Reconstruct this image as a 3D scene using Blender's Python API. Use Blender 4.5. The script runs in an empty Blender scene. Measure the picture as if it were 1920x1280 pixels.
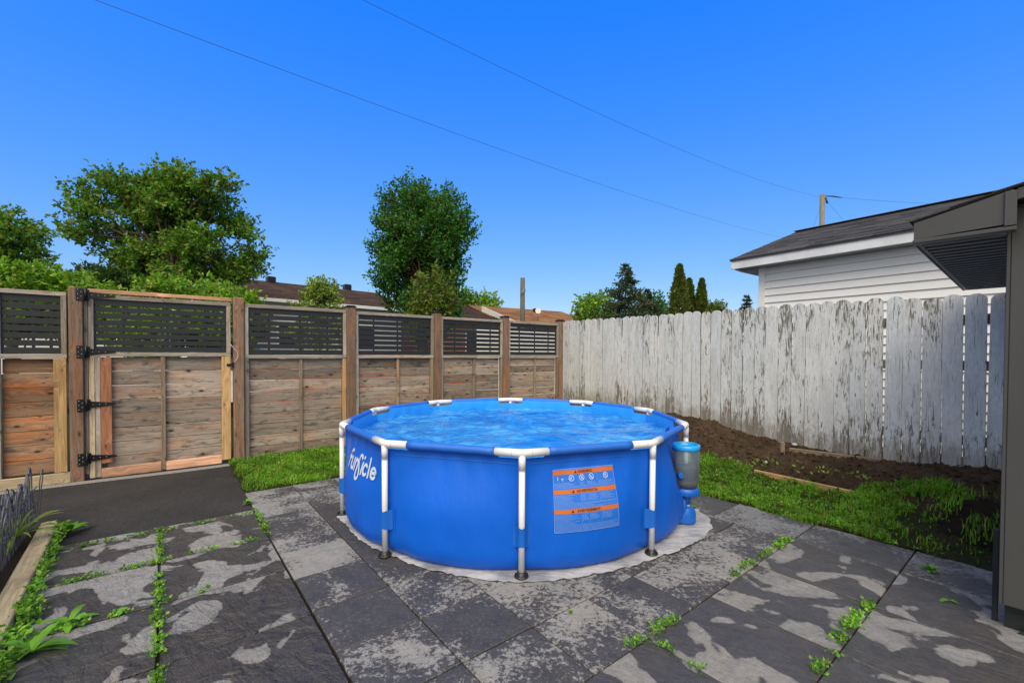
import bpy, math, random
import numpy as np
from mathutils import Vector, Matrix
random.seed(7); RNG = np.random.default_rng(11)
S = bpy.context.scene
C = S.collection
R = math.radians
# ------------------------------------------------------------------ camera
CAM_H = 1.333; CAM_F = 820.5; PITCH = .017; ROLL = .005; CYP = 662 + CAM_F*math.tan(PITCH)
cd = bpy.data.cameras.new('camera'); cam = bpy.data.objects.new('camera', cd); C.objects.link(cam)
cam.location = (0, 0, CAM_H)
cd.sensor_width = 36; cd.lens = CAM_F/1920*36; cd.shift_y = (CYP-640)/1920
cd.clip_start = .05; cd.clip_end = 2000
cam.matrix_basis = Matrix.Translation((0, 0, CAM_H)) @ Matrix.Rotation(R(90)-PITCH, 4, 'X') @ Matrix.Rotation(ROLL, 4, 'Z')
S.camera = cam
# ------------------------------------------------------------------ sky and sun
SUN_EL, SUN_AZ = R(50), math.atan2(-.99, -.10)
w = bpy.data.worlds.new('World'); S.world = w; w.use_nodes = True
nt = w.node_tree; nt.nodes.clear()
sky = nt.nodes.new('ShaderNodeTexSky'); sky.sky_type = 'NISHITA'; sky.sun_disc = False
sky.sun_elevation = SUN_EL; sky.sun_rotation = math.pi/2 - SUN_AZ
sky.altitude = 200; sky.air_density = 1.0; sky.dust_density = .4; sky.ozone_density = 2.0
SKS = .13
def _m(op, a, b):
    nd = nt.nodes.new('ShaderNodeMath'); nd.operation = op
    for i_, v_ in enumerate((a, b)):
        if isinstance(v_, bpy.types.NodeSocket): nt.links.new(v_, nd.inputs[i_])
        else: nd.inputs[i_].default_value = v_
    return nd.outputs[0]
sp_ = nt.nodes.new('ShaderNodeSeparateColor'); nt.links.new(sky.outputs[0], sp_.inputs[0])
cb_ = nt.nodes.new('ShaderNodeCombineColor')
# colour response of the picture: deep saturated blue overhead, pale blue at the horizon
r_ = _m('MAXIMUM', _m('SUBTRACT', _m('MULTIPLY', sp_.outputs[0], 1.45*.60*.96), .072/SKS), .012/SKS)
g_ = _m('MULTIPLY', _m('POWER', _m('MULTIPLY', sp_.outputs[1], SKS*.86), .745), .90/SKS)
b_ = _m('MULTIPLY', _m('POWER', _m('MINIMUM', _m('MULTIPLY', sp_.outputs[2], SKS*1.2), .42), 1.0), 2.42/SKS)
for i_, v_ in enumerate((r_, g_, b_)): nt.links.new(v_, cb_.inputs[i_])
bg = nt.nodes.new('ShaderNodeBackground'); bg.inputs[1].default_value = SKS
wo = nt.nodes.new('ShaderNodeOutputWorld')
# white haze added behind the camera, towards the sun, to neutralise blue fill light
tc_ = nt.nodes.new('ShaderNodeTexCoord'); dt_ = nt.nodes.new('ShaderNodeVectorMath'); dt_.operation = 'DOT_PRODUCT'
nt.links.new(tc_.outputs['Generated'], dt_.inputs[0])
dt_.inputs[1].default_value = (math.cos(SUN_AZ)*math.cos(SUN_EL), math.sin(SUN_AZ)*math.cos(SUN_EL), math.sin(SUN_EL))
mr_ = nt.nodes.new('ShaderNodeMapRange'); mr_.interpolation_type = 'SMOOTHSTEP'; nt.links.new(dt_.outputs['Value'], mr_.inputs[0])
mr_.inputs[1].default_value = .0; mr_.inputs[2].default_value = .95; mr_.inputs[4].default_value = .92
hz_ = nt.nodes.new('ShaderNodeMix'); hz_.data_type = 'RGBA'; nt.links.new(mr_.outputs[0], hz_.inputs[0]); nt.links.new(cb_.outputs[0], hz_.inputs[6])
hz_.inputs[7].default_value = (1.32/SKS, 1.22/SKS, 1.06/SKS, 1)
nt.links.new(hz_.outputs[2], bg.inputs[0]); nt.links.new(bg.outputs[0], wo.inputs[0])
sl = bpy.data.lights.new('sun', 'SUN'); sl.energy = 3.3; sl.angle = R(45); sl.color = (1, .89, .70)
so = bpy.data.objects.new('sun', sl); C.objects.link(so)
sd = Vector((math.cos(SUN_AZ)*math.cos(SUN_EL), math.sin(SUN_AZ)*math.cos(SUN_EL), math.sin(SUN_EL)))
so.rotation_euler = sd.to_track_quat('Z', 'Y').to_euler(); so.location = sd*30
S.view_settings.view_transform = 'Standard'; S.view_settings.look = 'None'
S.view_settings.exposure = 0.0; S.view_settings.gamma = 1
S.render.resolution_x = 1024; S.render.resolution_y = 682
S.cycles.max_bounces = 8; S.cycles.transparent_max_bounces = 16

# ------------------------------------------------------------------ measuring helpers (bearing of a sight line -> point in the yard)
def ray(x, y):
    dx, dy = x-960, y-CYP
    cr, sr = math.cos(ROLL), math.sin(ROLL)
    X, Uu = (dx*cr+dy*sr)/CAM_F, -(-dx*sr+dy*cr)/CAM_F
    c, s = math.cos(PITCH), math.sin(PITCH)
    return Vector((X, c+Uu*s, -s+Uu*c))
def G(x, y, z=0.0):
    r = ray(x, y); t = (z-CAM_H)/r.z; return Vector((r.x*t, r.y*t, z))
def at(x, y, Y):
    r = ray(x, y); k = Y/r.y; return Vector((r.x*k, Y, CAM_H+r.z*k))
# the yard's grid: u runs along the left fence, w across it (away from the camera)
GA = R(38.5)
MG = Matrix.Rotation(GA, 4, 'Z')
def UW(u, w, z=0.0): return Vector((u*math.cos(GA)-w*math.sin(GA), u*math.sin(GA)+w*math.cos(GA), z))
def to_uw(p): return p.x*math.cos(GA)+p.y*math.sin(GA), -p.x*math.sin(GA)+p.y*math.cos(GA)

# ------------------------------------------------------------------ object helpers
def tag(o, label=None, cat=None, group=None, kind=None):
    if label: o['label'] = label
    if cat: o['category'] = cat
    if group: o['group'] = group
    if kind: o['kind'] = kind
    return o
def WM(o): return o.matrix_basis if o.parent is None else WM(o.parent) @ o.matrix_basis
def thing(name, label, cat, loc=(0, 0, 0), rot=0.0, group=None):
    o = bpy.data.objects.new(name, None); C.objects.link(o)
    o.matrix_basis = Matrix.Translation(loc) @ Matrix.Rotation(rot, 4, 'Z')
    o.empty_display_size = .1
    return tag(o, label, cat, group)
def link(name, me, parent=None, Mw=None):
    o = bpy.data.objects.new(name, me); C.objects.link(o)
    Mw = Mw if Mw is not None else Matrix()
    if parent is not None:
        o.parent = parent; o.matrix_basis = WM(parent).inverted() @ Mw
    else: o.matrix_basis = Mw
    return o
def copy_tree(o, parent=None):
    c = o.copy(); C.objects.link(c); c.parent = parent
    for ch in [x for x in o.children]: copy_tree(ch, c)
    return c
class MB:
    def __init__(s): s.v = []; s.f = []; s.sm = []; s.mi = []
    def add(s, vs, fs, smooth=False, M=None, mi=0):
        n = len(s.v)
        for p in vs:
            p = Vector(p); s.v.append(M @ p if M is not None else p)
        for f in fs: s.f.append([n+i for i in f]); s.sm.append(smooth); s.mi.append(mi)
    def box(s, x0, x1, y0, y1, z0, z1, M=None, b=0.0, mi=0):
        if b <= 0:
            v = [(x, y, z) for z in (z0, z1) for y in (y0, y1) for x in (x0, x1)]
            s.add(v, [(0, 2, 3, 1), (4, 5, 7, 6), (0, 1, 5, 4), (2, 6, 7, 3), (0, 4, 6, 2), (1, 3, 7, 5)], M=M, mi=mi)
        else:   # chamfered box
            xs, ys, zs = (x0, x1), (y0, y1), (z0, z1); sg = (1, -1)
            v = []
            for k in range(2):
                for j in range(2):
                    for i in range(2):
                        v.append((xs[i]+b*sg[i], ys[j]+b*sg[j], zs[k]))
                        v.append((xs[i]+b*sg[i], ys[j], zs[k]+b*sg[k]))
                        v.append((xs[i], ys[j]+b*sg[j], zs[k]+b*sg[k]))
            I = lambda i, j, k, a: 3*(k*4+j*2+i)+a
            f = []
            for k in range(2): f.append([I(0,0,k,0), I(1,0,k,0), I(1,1,k,0), I(0,1,k,0)])
            for j in range(2): f.append([I(0,j,0,1), I(1,j,0,1), I(1,j,1,1), I(0,j,1,1)])
            for i in range(2): f.append([I(i,0,0,2), I(i,1,0,2), I(i,1,1,2), I(i,0,1,2)])
            for j in range(2):
                for k in range(2): f.append([I(0,j,k,0), I(1,j,k,0), I(1,j,k,1), I(0,j,k,1)])
            for i in range(2):
                for k in range(2): f.append([I(i,0,k,0), I(i,1,k,0), I(i,1,k,2), I(i,0,k,2)])
            for i in range(2):
                for j in range(2): f.append([I(i,j,0,1), I(i,j,1,1), I(i,j,1,2), I(i,j,0,2)])
            for i in range(2):
                for j in range(2):
                    for k in range(2): f.append([I(i,j,k,0), I(i,j,k,1), I(i,j,k,2)])
            c = Vector(((x0+x1)/2, (y0+y1)/2, (z0+z1)/2)); ff = []
            for q in f:
                a = [Vector(v[i]) for i in q]; n = (a[1]-a[0]).cross(a[2]-a[0]); m = sum(a, Vector())/len(a)
                ff.append(q if n.dot(m-c) > 0 else q[::-1])
            s.add(v, ff, M=M, mi=mi)
    def tube(s, pts, r, n=8, cap=True, smooth=True, mi=0, flat=1.0):
        pts = [Vector(p) for p in pts]; rs = r if isinstance(r, (list, tuple)) else [r]*len(pts)
        base = len(s.v); prev = None
        for i, p in enumerate(pts):
            t = (pts[min(i+1, len(pts)-1)]-pts[max(i-1, 0)]).normalized()
            if prev is None:
                a = Vector((0, 0, 1)) if abs(t.z) < .9 else Vector((1, 0, 0))
                x = t.cross(a).normalized()
            else: x = (prev - t*prev.dot(t)).normalized()
            prev = x; y = t.cross(x)
            for k in range(n):
                a = 2*math.pi*k/n; s.v.append(p + x*(rs[i]*math.cos(a)) + y*(rs[i]*math.sin(a)*flat))
        for i in range(len(pts)-1):
            for k in range(n):
                a, b = base+i*n+k, base+i*n+(k+1) % n
                s.f.append([a, b, b+n, a+n]); s.sm.append(smooth); s.mi.append(mi)
        if cap:
            s.f.append([base+k for k in range(n)][::-1]); s.sm.append(False); s.mi.append(mi)
            e = base+(len(pts)-1)*n; s.f.append([e+k for k in range(n)]); s.sm.append(False); s.mi.append(mi)
    def lathe(s, prof, n=24, M=None, smooth=True, mi=0):
        v = []; f = []
        for r, z in prof:
            for k in range(n):
                a = 2*math.pi*k/n; v.append((r*math.cos(a), r*math.sin(a), z))
        for i in range(len(prof)-1):
            for k in range(n):
                a, b = i*n+k, i*n+(k+1) % n; f.append([a, b, b+n, a+n])
        s.add(v, f, smooth, M, mi)
        for e, rev in ((0, True), (len(prof)-1, False)):
            if prof[e][0] > 1e-4:
                q = [e*n+k for k in range(n)]; nb = len(s.v)-len(v)
                s.f.append([nb+i for i in (q[::-1] if rev else q)]); s.sm.append(False); s.mi.append(mi)
    def prism(s, poly, z0, z1, M=None, mi=0):
        n = len(poly); v = [(x, y, z0) for x, y in poly]+[(x, y, z1) for x, y in poly]
        f = [list(range(n))[::-1], list(range(n, 2*n))]+[[i, (i+1) % n, n+(i+1) % n, n+i] for i in range(n)]
        s.add(v, f, M=M, mi=mi)
    def mesh(s, name, mats, loc=False):
        me = bpy.data.meshes.new(name); me.from_pydata([tuple(p) for p in s.v], [], s.f)
        for m in (mats if isinstance(mats, (list, tuple)) else [mats]): me.materials.append(m)
        me.polygons.foreach_set('use_smooth', s.sm)
        if any(s.mi): me.polygons.foreach_set('material_index', s.mi)
        me.update(); return me
    def build(s, name, mats, parent=None, Mw=None, local=False):
        """verts are in world space unless Mw/local is given; the object's origin goes to its parent's"""
        if Mw is None and not local:
            if parent is not None:
                inv = WM(parent).inverted(); s.v = [inv @ p for p in s.v]
                me = s.mesh(name, mats); o = bpy.data.objects.new(name, me); C.objects.link(o); o.parent = parent; return o
            return link(name, s.mesh(name, mats))
        return link(name, s.mesh(name, mats), parent, Mw)
def fastmesh(name, co, faces, mat, smooth=False, attr=None):
    """co: (n,3) array; faces: (m,k) int array"""
    me = bpy.data.meshes.new(name); m, k = faces.shape
    me.vertices.add(len(co)); me.vertices.foreach_set('co', np.asarray(co, dtype=np.float32).ravel())
    me.loops.add(m*k); me.loops.foreach_set('vertex_index', faces.astype(np.int32).ravel())
    me.polygons.add(m); me.polygons.foreach_set('loop_start', np.arange(0, m*k, k, dtype=np.int32))
    me.polygons.foreach_set('loop_total', np.full(m, k, dtype=np.int32))
    me.polygons.foreach_set('use_smooth', np.full(m, smooth, dtype=bool))
    me.update(calc_edges=True); me.validate()
    me.materials.append(mat); return me
def quat_frame(x, y, z, o):
    m = Matrix.Identity(4)
    for i, a in enumerate((x, y, z)):
        m[0][i], m[1][i], m[2][i] = a.x, a.y, a.z
    m[0][3], m[1][3], m[2][3] = o.x, o.y, o.z
    return m

# ------------------------------------------------------------------ material helpers
class NT:
    def __init__(s, name):
        s.m = bpy.data.materials.new(name); s.m.use_nodes = True; s.t = s.m.node_tree; s.t.nodes.clear()
    def put(s, sock, v):
        if v is None: return
        if isinstance(v, bpy.types.NodeSocket): s.t.links.new(v, sock)
        elif isinstance(v, (tuple, list)) and len(v) == 3 and sock.type == 'RGBA': sock.default_value = (*v, 1)
        else: sock.default_value = v
    def n(s, typ, ins=None, **at_):
        nd = s.t.nodes.new('ShaderNode'+typ)
        for k, v in at_.items(): setattr(nd, k, v)
        for k, v in (ins or {}).items(): s.put(nd.inputs[k], v)
        return nd
    def obj(s): return s.n('TexCoord').outputs['Object']
    def pos(s): return s.n('NewGeometry').outputs['Position']
    def rnd(s): return s.n('ObjectInfo').outputs['Random']
    def isl(s): return s.n('NewGeometry').outputs['Random Per Island']
    def math(s, op, a, b=None, c=None, clamp=False):
        nd = s.n('Math', operation=op); nd.use_clamp = clamp
        for i, v in enumerate((a, b, c)):
            if v is not None: s.put(nd.inputs[i], v)
        return nd.outputs[0]
    def vmul(s, v, k): return s.n('VectorMath', {0: v, 1: k}, operation='MULTIPLY').outputs[0]
    def vadd(s, v, k): return s.n('VectorMath', {0: v, 1: k}, operation='ADD').outputs[0]
    def comb(s, x, y, z): return s.n('CombineXYZ', {0: x, 1: y, 2: z}).outputs[0]
    def sep(s, v): return s.n('SeparateXYZ', {0: v}).outputs
    def noise(s, v, scale=1.0, detail=4.0, rough=.55, dist=0.0):
        return s.n('TexNoise', {'Vector': v, 'Scale': scale, 'Detail': detail, 'Roughness': rough, 'Distortion': dist}).outputs['Fac']
    def voro(s, v, scale=1.0, feat='F1'): return s.n('TexVoronoi', {'Vector': v, 'Scale': scale}, feature=feat).outputs['Distance']
    def ramp(s, f, lo, hi, a=0.0, b=1.0):
        return s.n('MapRange', {0: f, 1: lo, 2: hi, 3: a, 4: b}).outputs[0]
    def mix(s, f, a, b, mode='MIX'):
        nd = s.n('Mix', data_type='RGBA', blend_type=mode); s.put(nd.inputs[0], f); s.put(nd.inputs[6], a); s.put(nd.inputs[7], b)
        return nd.outputs[2]
    def grey(s, f): return s.comb(f, f, f)
    def bump(s, h, dist=.01, strength=1.0, nrm=None):
        return s.n('Bump', {'Height': h, 'Distance': dist, 'Strength': strength, 'Normal': nrm}).outputs[0]
    def pbr(s, col, rough=.6, normal=None, metal=0.0, spec=.5, **kw):
        b = s.n('BsdfPrincipled', {'Base Color': col, 'Roughness': rough, 'Metallic': metal, 'Specular IOR Level': spec})
        if normal is not None: s.put(b.inputs['Normal'], normal)
        for k, v in kw.items(): s.put(b.inputs[k.replace('_', ' ')], v)
        return b.outputs[0]
    def out(s, sh): s.t.links.new(sh, s.n('OutputMaterial').inputs[0]); return s.m
def plain(name, col, rough=.5, metal=0.0, spec=.5, var=.08, scale=8.0, bump=.0):
    k = NT(name); nz = k.noise(k.obj(), scale, 5, .6)
    c = k.mix(1.0, col, k.grey(k.ramp(nz, .25, .75, 1-var, 1+var)), 'MULTIPLY')
    nr = k.bump(k.noise(k.obj(), scale*12, 4), .002, bump) if bump else None
    return k.out(k.pbr(c, k.ramp(nz, .2, .8, rough*.85, min(1, rough*1.15)), nr, metal, spec))
def wood(name, ca, cb, cpatch, patch=.5, knots=.8, dark=.35, rough=.8, bright=(.8, 1.2)):
    """grain runs along the piece's own X axis"""
    k = NT(name); r = k.rnd(); o = k.vadd(k.obj(), k.comb(k.math('MULTIPLY', r, 41.3), k.math('MULTIPLY', r, 17.9), k.math('MULTIPLY', r, 7.1)))
    # knots bend the grain around them
    kn = k.voro(k.vmul(o, (4.6, 10.5, .01)), 1.0); kn2 = k.voro(k.vmul(k.vadd(o, (3.3, 1.7, 0)), (6.5, 15, .01)), 1.0)
    warp = k.comb(0, k.math('MULTIPLY', k.ramp(kn, .04, .45, .05, 0), 1.0), 0); ow = k.vadd(o, warp)
    low = k.noise(k.vmul(o, (2.0, 9, 9)), 1, 3, .5)
    g1 = k.noise(k.vmul(ow, (2.2, 48, 48)), 1, 6, .7, .5)
    g2 = k.noise(k.vmul(ow, (9, 190, 190)), 1, 4, .7)
    base = k.mix(r, ca, cb)
    base = k.mix(k.ramp(low, .50, .66, 0, patch), base, cpatch)
    blotch = k.noise(k.vmul(o, (5, 15, 15)), 1, 6, .68, .5)
    base = k.mix(k.ramp(blotch, .54, .70, 0, dark), base, (.07, .066, .062))
    base = k.mix(1.0, base, k.grey(k.ramp(g1, .32, .68, .55, 1.30)), 'MULTIPLY')
    base = k.mix(1.0, base, k.grey(k.ramp(g2, .3, .7, .78, 1.18)), 'MULTIPLY')
    base = k.mix(k.math('MULTIPLY', k.ramp(kn, .06, .30, 1, 0), knots*.55), base, (.12, .075, .045))
    base = k.mix(k.math('MULTIPLY', k.ramp(kn, .07, .14, 1, 0), knots), base, (.022, .015, .011))
    base = k.mix(k.math('MULTIPLY', k.ramp(kn2, .05, .13, 1, 0), knots*.8), base, (.04, .028, .02))
    rr = k.math('FRACT', k.math('MULTIPLY', r, 7.77))
    base = k.mix(1.0, base, k.grey(k.ramp(rr, 0, 1, bright[0]*.94, bright[1]*1.05)), 'MULTIPLY')
    h = k.math('ADD', g1, k.math('MULTIPLY', g2, .6))
    return k.out(k.pbr(base, rough, k.bump(h, .004, .9), spec=.2))
M = {}
M['board'] = wood('weathered_board', (.27, .225, .185), (.37, .305, .25), (.38, .215, .125), .5, 1.0, .95, bright=(.66, 1.3))
M['board_red'] = wood('red_brown_board', (.30, .13, .07), (.34, .15, .08), (.40, .19, .10), .5, .6, .2)
M['board_dark'] = wood('brown_board', (.25, .15, .09), (.33, .20, .12), (.42, .15, .05), .9, 1.0, .9, bright=(.6, 1.25))
M['frame_grey'] = wood('grey_frame_timber', (.30, .27, .23), (.38, .34, .29), (.34, .26, .18), .5, .5, .3)
M['post'] = wood('brown_post_timber', (.21, .14, .10), (.26, .175, .125), (.34, .155, .08), .7, .7, .45)
M['batten'] = wood('batten_timber', (.24, .19, .145), (.30, .235, .17), (.32, .19, .10), .5, .5, .3)
M['yellow_wood'] = wood('yellow_timber', (.45, .29, .13), (.50, .33, .16), (.5, .26, .1), .4, .5, .1)
M['pink_wood'] = wood('fresh_cedar', (.60, .33, .21), (.64, .37, .24), (.66, .30, .17), .5, .4, .05)
M['pale_wood'] = wood('pale_timber', (.50, .39, .24), (.55, .43, .27), (.45, .36, .22), .4, .4, .12)
M['bedwood'] = wood('bed_timber', (.40, .33, .20), (.44, .36, .22), (.28, .22, .14), .6, .4, .35)
M['black_plastic'] = plain('black_plastic', (.013, .015, .018), .45, var=.15)
M['black_metal'] = plain('black_metal', (.012, .012, .013), .35, .3)
def picket_mat():
    k = NT('peeling_white_paint'); r = k.rnd(); ob = k.obj()
    o = k.vadd(ob, k.comb(k.math('MULTIPLY', r, 53.7), k.math('MULTIPLY', r, 23.1), r))
    x = k.sep(ob)[0]
    fine = k.noise(k.vmul(o, (7, 48, 48)), 1, 8, .74, 1.2)
    med = k.noise(k.vmul(o, (3.2, 13, 13)), 1, 6, .62, .8)
    wear = k.math('ADD', k.math('MULTIPLY', fine, .62), k.math('MULTIPLY', med, .38))
    top = k.ramp(x, 1.05, 1.75, 0, .06)          # weathering towards the top end
    bot = k.ramp(x, .10, .55, .085, 0)             # splash zone
    wear = k.math('ADD', k.math('ADD', wear, top), bot)
    wear = k.math('ADD', wear, k.ramp(k.math('FRACT', k.math('MULTIPLY', r, 9.1)), 0, 1, -.055, .05))
    paint = k.mix(k.math('FRACT', k.math('MULTIPLY', r, 5.3)), (.56, .595, .61), (.63, .64, .635))
    dirt = k.noise(k.vmul(o, (2, 8, 8)), 1, 5, .6)
    paint = k.mix(k.ramp(dirt, .45, .8, 0, .6), paint, (.36, .36, .35))
    fd2 = k.noise(k.vmul(o, (14, 60, 60)), 1, 6, .75, .8); paint = k.mix(1.0, paint, k.grey(k.ramp(fd2, .3, .7, .78, 1.14)), 'MULTIPLY')
    wd = k.mix(fine, (.20, .185, .155), (.13, .12, .10))
    col = k.mix(k.ramp(wear, .575, .61, 0, 1), paint, wd)
    crack = k.noise(k.vmul(o, (4, 110, 110)), 1, 4, .65, .5)
    col = k.mix(k.ramp(crack, .60, .66, 0, .8), col, (.05, .045, .04))
    gr = k.noise(k.vmul(o, (7, 15, 15)), 1, 6, .65, .6)
    edge = k.math('ADD', k.ramp(x, .02, .50, .55, -.12), k.ramp(gr, .25, .75, -.30, .30))
    col = k.mix(k.ramp(edge, .15, .50, 0, .62), col, (.23, .21, .16))
    kn = k.voro(k.vmul(o, (2.1, 7, .01)), 1.0)
    col = k.mix(k.ramp(kn, .035, .06, .8, 0), col, (.07, .06, .05))
    return k.out(k.pbr(col, .75, k.bump(k.math('SUBTRACT', k.math('MULTIPLY', fine, .6), k.ramp(wear, .575, .61, 0, .6)), .0025, .9), spec=.3))
M['picket'] = picket_mat()
def slab_mat(name, dry, wet, lo, hi, scale, big=True, gloss=.5, relief=.006, speck=0.0):
    """stone slab: dry pale stone with a film of dark moisture on it"""
    k = NT(name); r = k.rnd(); p = k.pos()
    o = k.vadd(p, k.comb(k.math('MULTIPLY', r, 31.), k.math('MULTIPLY', r, 13.), 0))
    if big:
        n1 = k.noise(o, scale, 2.5, .5, .7); n2 = k.noise(o, scale*3.1, 3, .55, .8)
        f = k.math('ADD', k.math('MULTIPLY', n1, .84), k.math('MULTIPLY', n2, .16))
    else:
        n1 = k.noise(o, scale, 2, .5, .3); n2 = k.noise(o, scale*13, 8, .78, .25)
        f = k.math('ADD', k.math('MULTIPLY', n1, .40), k.math('MULTIPLY', n2, .60))
    f = k.math('ADD', f, k.ramp(k.math('FRACT', k.math('MULTIPLY', r, 6.1)), 0, 1, -.04, .06))
    wetf = k.ramp(f, lo, hi, 0, 1)
    gr = k.noise(p, 130, 5, .8); g2 = k.noise(p, 9, 6, .65); g3 = k.noise(p, 38, 5, .7)
    tex = k.math('MULTIPLY', k.math('MULTIPLY', k.ramp(gr, .3, .7, .72, 1.3), k.ramp(g2, .3, .7, .80, 1.16)), k.ramp(g3, .3, .7, .84, 1.16))
    dc = k.mix(1.0, dry, k.grey(tex), 'MULTIPLY'); wc = k.mix(1.0, wet, k.grey(tex), 'MULTIPLY')
    dc = k.mix(k.ramp(k.noise(o, 2.3, 4, .6), .5, .7, 0, .35), dc, (.27, .24, .20)); dc = k.mix(k.ramp(k.noise(o, 21, 6, .75), .55, .68, 0, .55), dc, (.12, .115, .11))
    if speck:
        s1 = k.noise(o, 60, 6, .8, .2); wc = k.mix(k.ramp(s1, .57, .61, 0, speck), wc, dc)
    wc = k.mix(k.ramp(k.noise(o, 7, 4, .6), .58, .72, 0, .45), wc, (.022, .020, .020)); wc = k.mix(k.ramp(k.noise(o, 3.3, 4, .6), .52, .72, 0, .5), wc, (.070, .056, .045))
    # drying rim round each damp patch
    rim = k.math('MULTIPLY', k.ramp(f, lo-.03, lo, 0, 1), k.ramp(f, lo, hi, 1, 0)); dc = k.mix(k.math('MULTIPLY', rim, .25), dc, (.12, .11, .10))
    col = k.mix(wetf, dc, wc)
    wv = k.noise(k.vmul(k.n('VectorRotate', {'Vector': o, 'Angle': GA}, rotation_type='Z_AXIS').outputs[0], (4, 13, 1)), 1, 5, .62, 1.3)
    rid = k.math('ABSOLUTE', k.math('SUBTRACT', k.noise(o, 4.5, 4, .55, 1.0), .5))
    h = k.math('ADD', k.math('ADD', k.noise(o, 5, 6, .6, 1.2), k.math('MULTIPLY', gr, .07)), k.math('ADD', k.math('MULTIPLY', wv, .6), k.math('MULTIPLY', rid, -1.2)))
    return k.out(k.pbr(col, k.math('ADD', k.ramp(wetf, 0, 1, .85, gloss), k.ramp(g3, .3, .7, -.06, .08)), k.bump(h, relief, .9), spec=.42))
M['slab'] = slab_mat('large_slab_stone', (.215, .212, .208), (.050, .047, .046), .466, .480, 3.2, True, .34, .040)
M['slab_wet'] = slab_mat('wet_slab_stone', (.200, .198, .195), (.048, .046, .045), .437, .450, 3.0, True, .30, .050)
M['slab_r'] = slab_mat('right_slab_stone', (.185, .184, .182), (.056, .054, .053), .450, .468, 3.0, True, .40, .016)
M['tile'] = slab_mat('small_tile_stone', (.215, .214, .213), (.050, .049, .049), .485, .505, 2.6, False, .52, .005, .35)
M['slab_edge'] = slab_mat('edge_slab_stone', (.18, .185, .195), (.060, .060, .062), .47, .51, 2.5, False, .5, .005)
def asphalt():
    k = NT('asphalt'); p = k.pos(); n = k.noise(p, 240, 3, .8); b = k.noise(p, 1.7, 4, .6); v = k.voro(p, 130)
    c = k.mix(k.ramp(v, .0, .35, 1, 0), (.026, .025, .025), (.075, .073, .072)); c = k.mix(k.ramp(n, .62, .75), c, (.15, .145, .14))
    c = k.mix(1.0, c, k.grey(k.math('MULTIPLY', k.ramp(b, .3, .7, .7, 1.25), k.ramp(k.noise(p, 48, 5, .85), .3, .7, .35, 1.8))), 'MULTIPLY')
    c = k.mix(k.ramp(k.voro(p, 38), .06, .10, .55, 0), c, (.22, .215, .21)); c = k.mix(k.ramp(k.noise(k.vmul(p, (1, 2.2, 1)), 1.1, 3), .56, .66, 0, .6), c, (.016, .015, .015))
    return k.out(k.pbr(c, .85, k.bump(k.math('SUBTRACT', n, v), .006, .8), spec=.35))
M['asphalt'] = asphalt()
def soil(name, a, b, sc=14):
    k = NT(name); p = k.pos(); n = k.noise(p, sc, 8, .7); f = k.noise(p, 90, 5, .75); big = k.noise(p, 1.1, 3, .5)
    c = k.mix(k.ramp(n, .3, .7), a, b); c = k.mix(k.ramp(f, .66, .72, 0, .8), c, (.26, .21, .15))
    c = k.mix(k.ramp(big, .45, .65, 0, .5), c, a)
    return k.out(k.pbr(c, .95, k.bump(k.math('ADD', n, k.math('MULTIPLY', f, .6)), .06, 1.0), spec=.15))
M['soil'] = soil('garden_soil', (.045, .029, .018), (.17, .115, .072))
M['dirt'] = soil('joint_soil', (.02, .016, .012), (.055, .042, .028), 30)
M['lawn_base'] = soil('lawn_soil', (.030, .035, .010), (.055, .070, .018), 30)
def leaf(name, a, b, c2=None, trans=.32, rough=.5):
    k = NT(name); r = k.isl(); p = k.pos(); col = k.mix(r, a, b)
    if c2: col = k.mix(k.ramp(k.math('FRACT', k.math('MULTIPLY', r, 17.3)), .80, .9), col, c2)
    col = k.mix(1.0, col, k.grey(k.ramp(k.noise(p, 3.2, 4, .6), .35, .65, .62, 1.35)), 'MULTIPLY')
    b1 = k.pbr(col, rough, spec=.35); t = k.n('BsdfTranslucent', {0: k.mix(1.0, col, (1.25, 1.35, .5), 'MULTIPLY')}).outputs[0]
    return k.out(k.n('MixShader', {0: trans, 1: b1, 2: t}).outputs[0])
M['leaf_maple'] = leaf('maple_leaf', (.014, .085, .008), (.06, .21, .018), (.10, .15, .03))
M['leaf_big'] = leaf('big_tree_leaf', (.038, .13, .008), (.14, .29, .022), (.24, .25, .04))
M['leaf_bright'] = leaf('bright_leaf', (.06, .17, .008), (.20, .38, .022), (.36, .44, .05))
M['leaf_dark'] = leaf('dark_leaf', (.02, .055, .010), (.05, .105, .016))
M['leaf_olive'] = leaf('olive_leaf', (.06, .12, .012), (.14, .20, .02), (.16, .13, .03))
M['leaf_yellow'] = leaf('yellow_green_leaf', (.13, .21, .03), (.24, .32, .06))
M['needle'] = leaf('spruce_needle', (.02, .05, .018), (.06, .11, .04), (.10, .08, .045), .15)
M['cedar'] = leaf('cedar_leaf', (.05, .085, .010), (.11, .15, .018), (.14, .12, .03), .2)
M['grass'] = leaf('grass_blade', (.065, .19, .008), (.18, .38, .02), (.34, .34, .09), .4)
M['weed'] = leaf('weed_leaf', (.06, .20, .015), (.19, .42, .035), (.30, .42, .07), .35)
M['bark'] = plain('bark', (.09, .065, .045), .9, var=.4, scale=14, bump=1.0)
M['pole'] = wood('pole_timber', (.15, .145, .115), (.18, .17, .13), (.17, .15, .11), .5, .3, .3)
M['steel'] = plain('grey_steel', (.35, .36, .37), .4, .7)
M['cable'] = plain('cable', (.02, .022, .03), .6)

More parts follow.
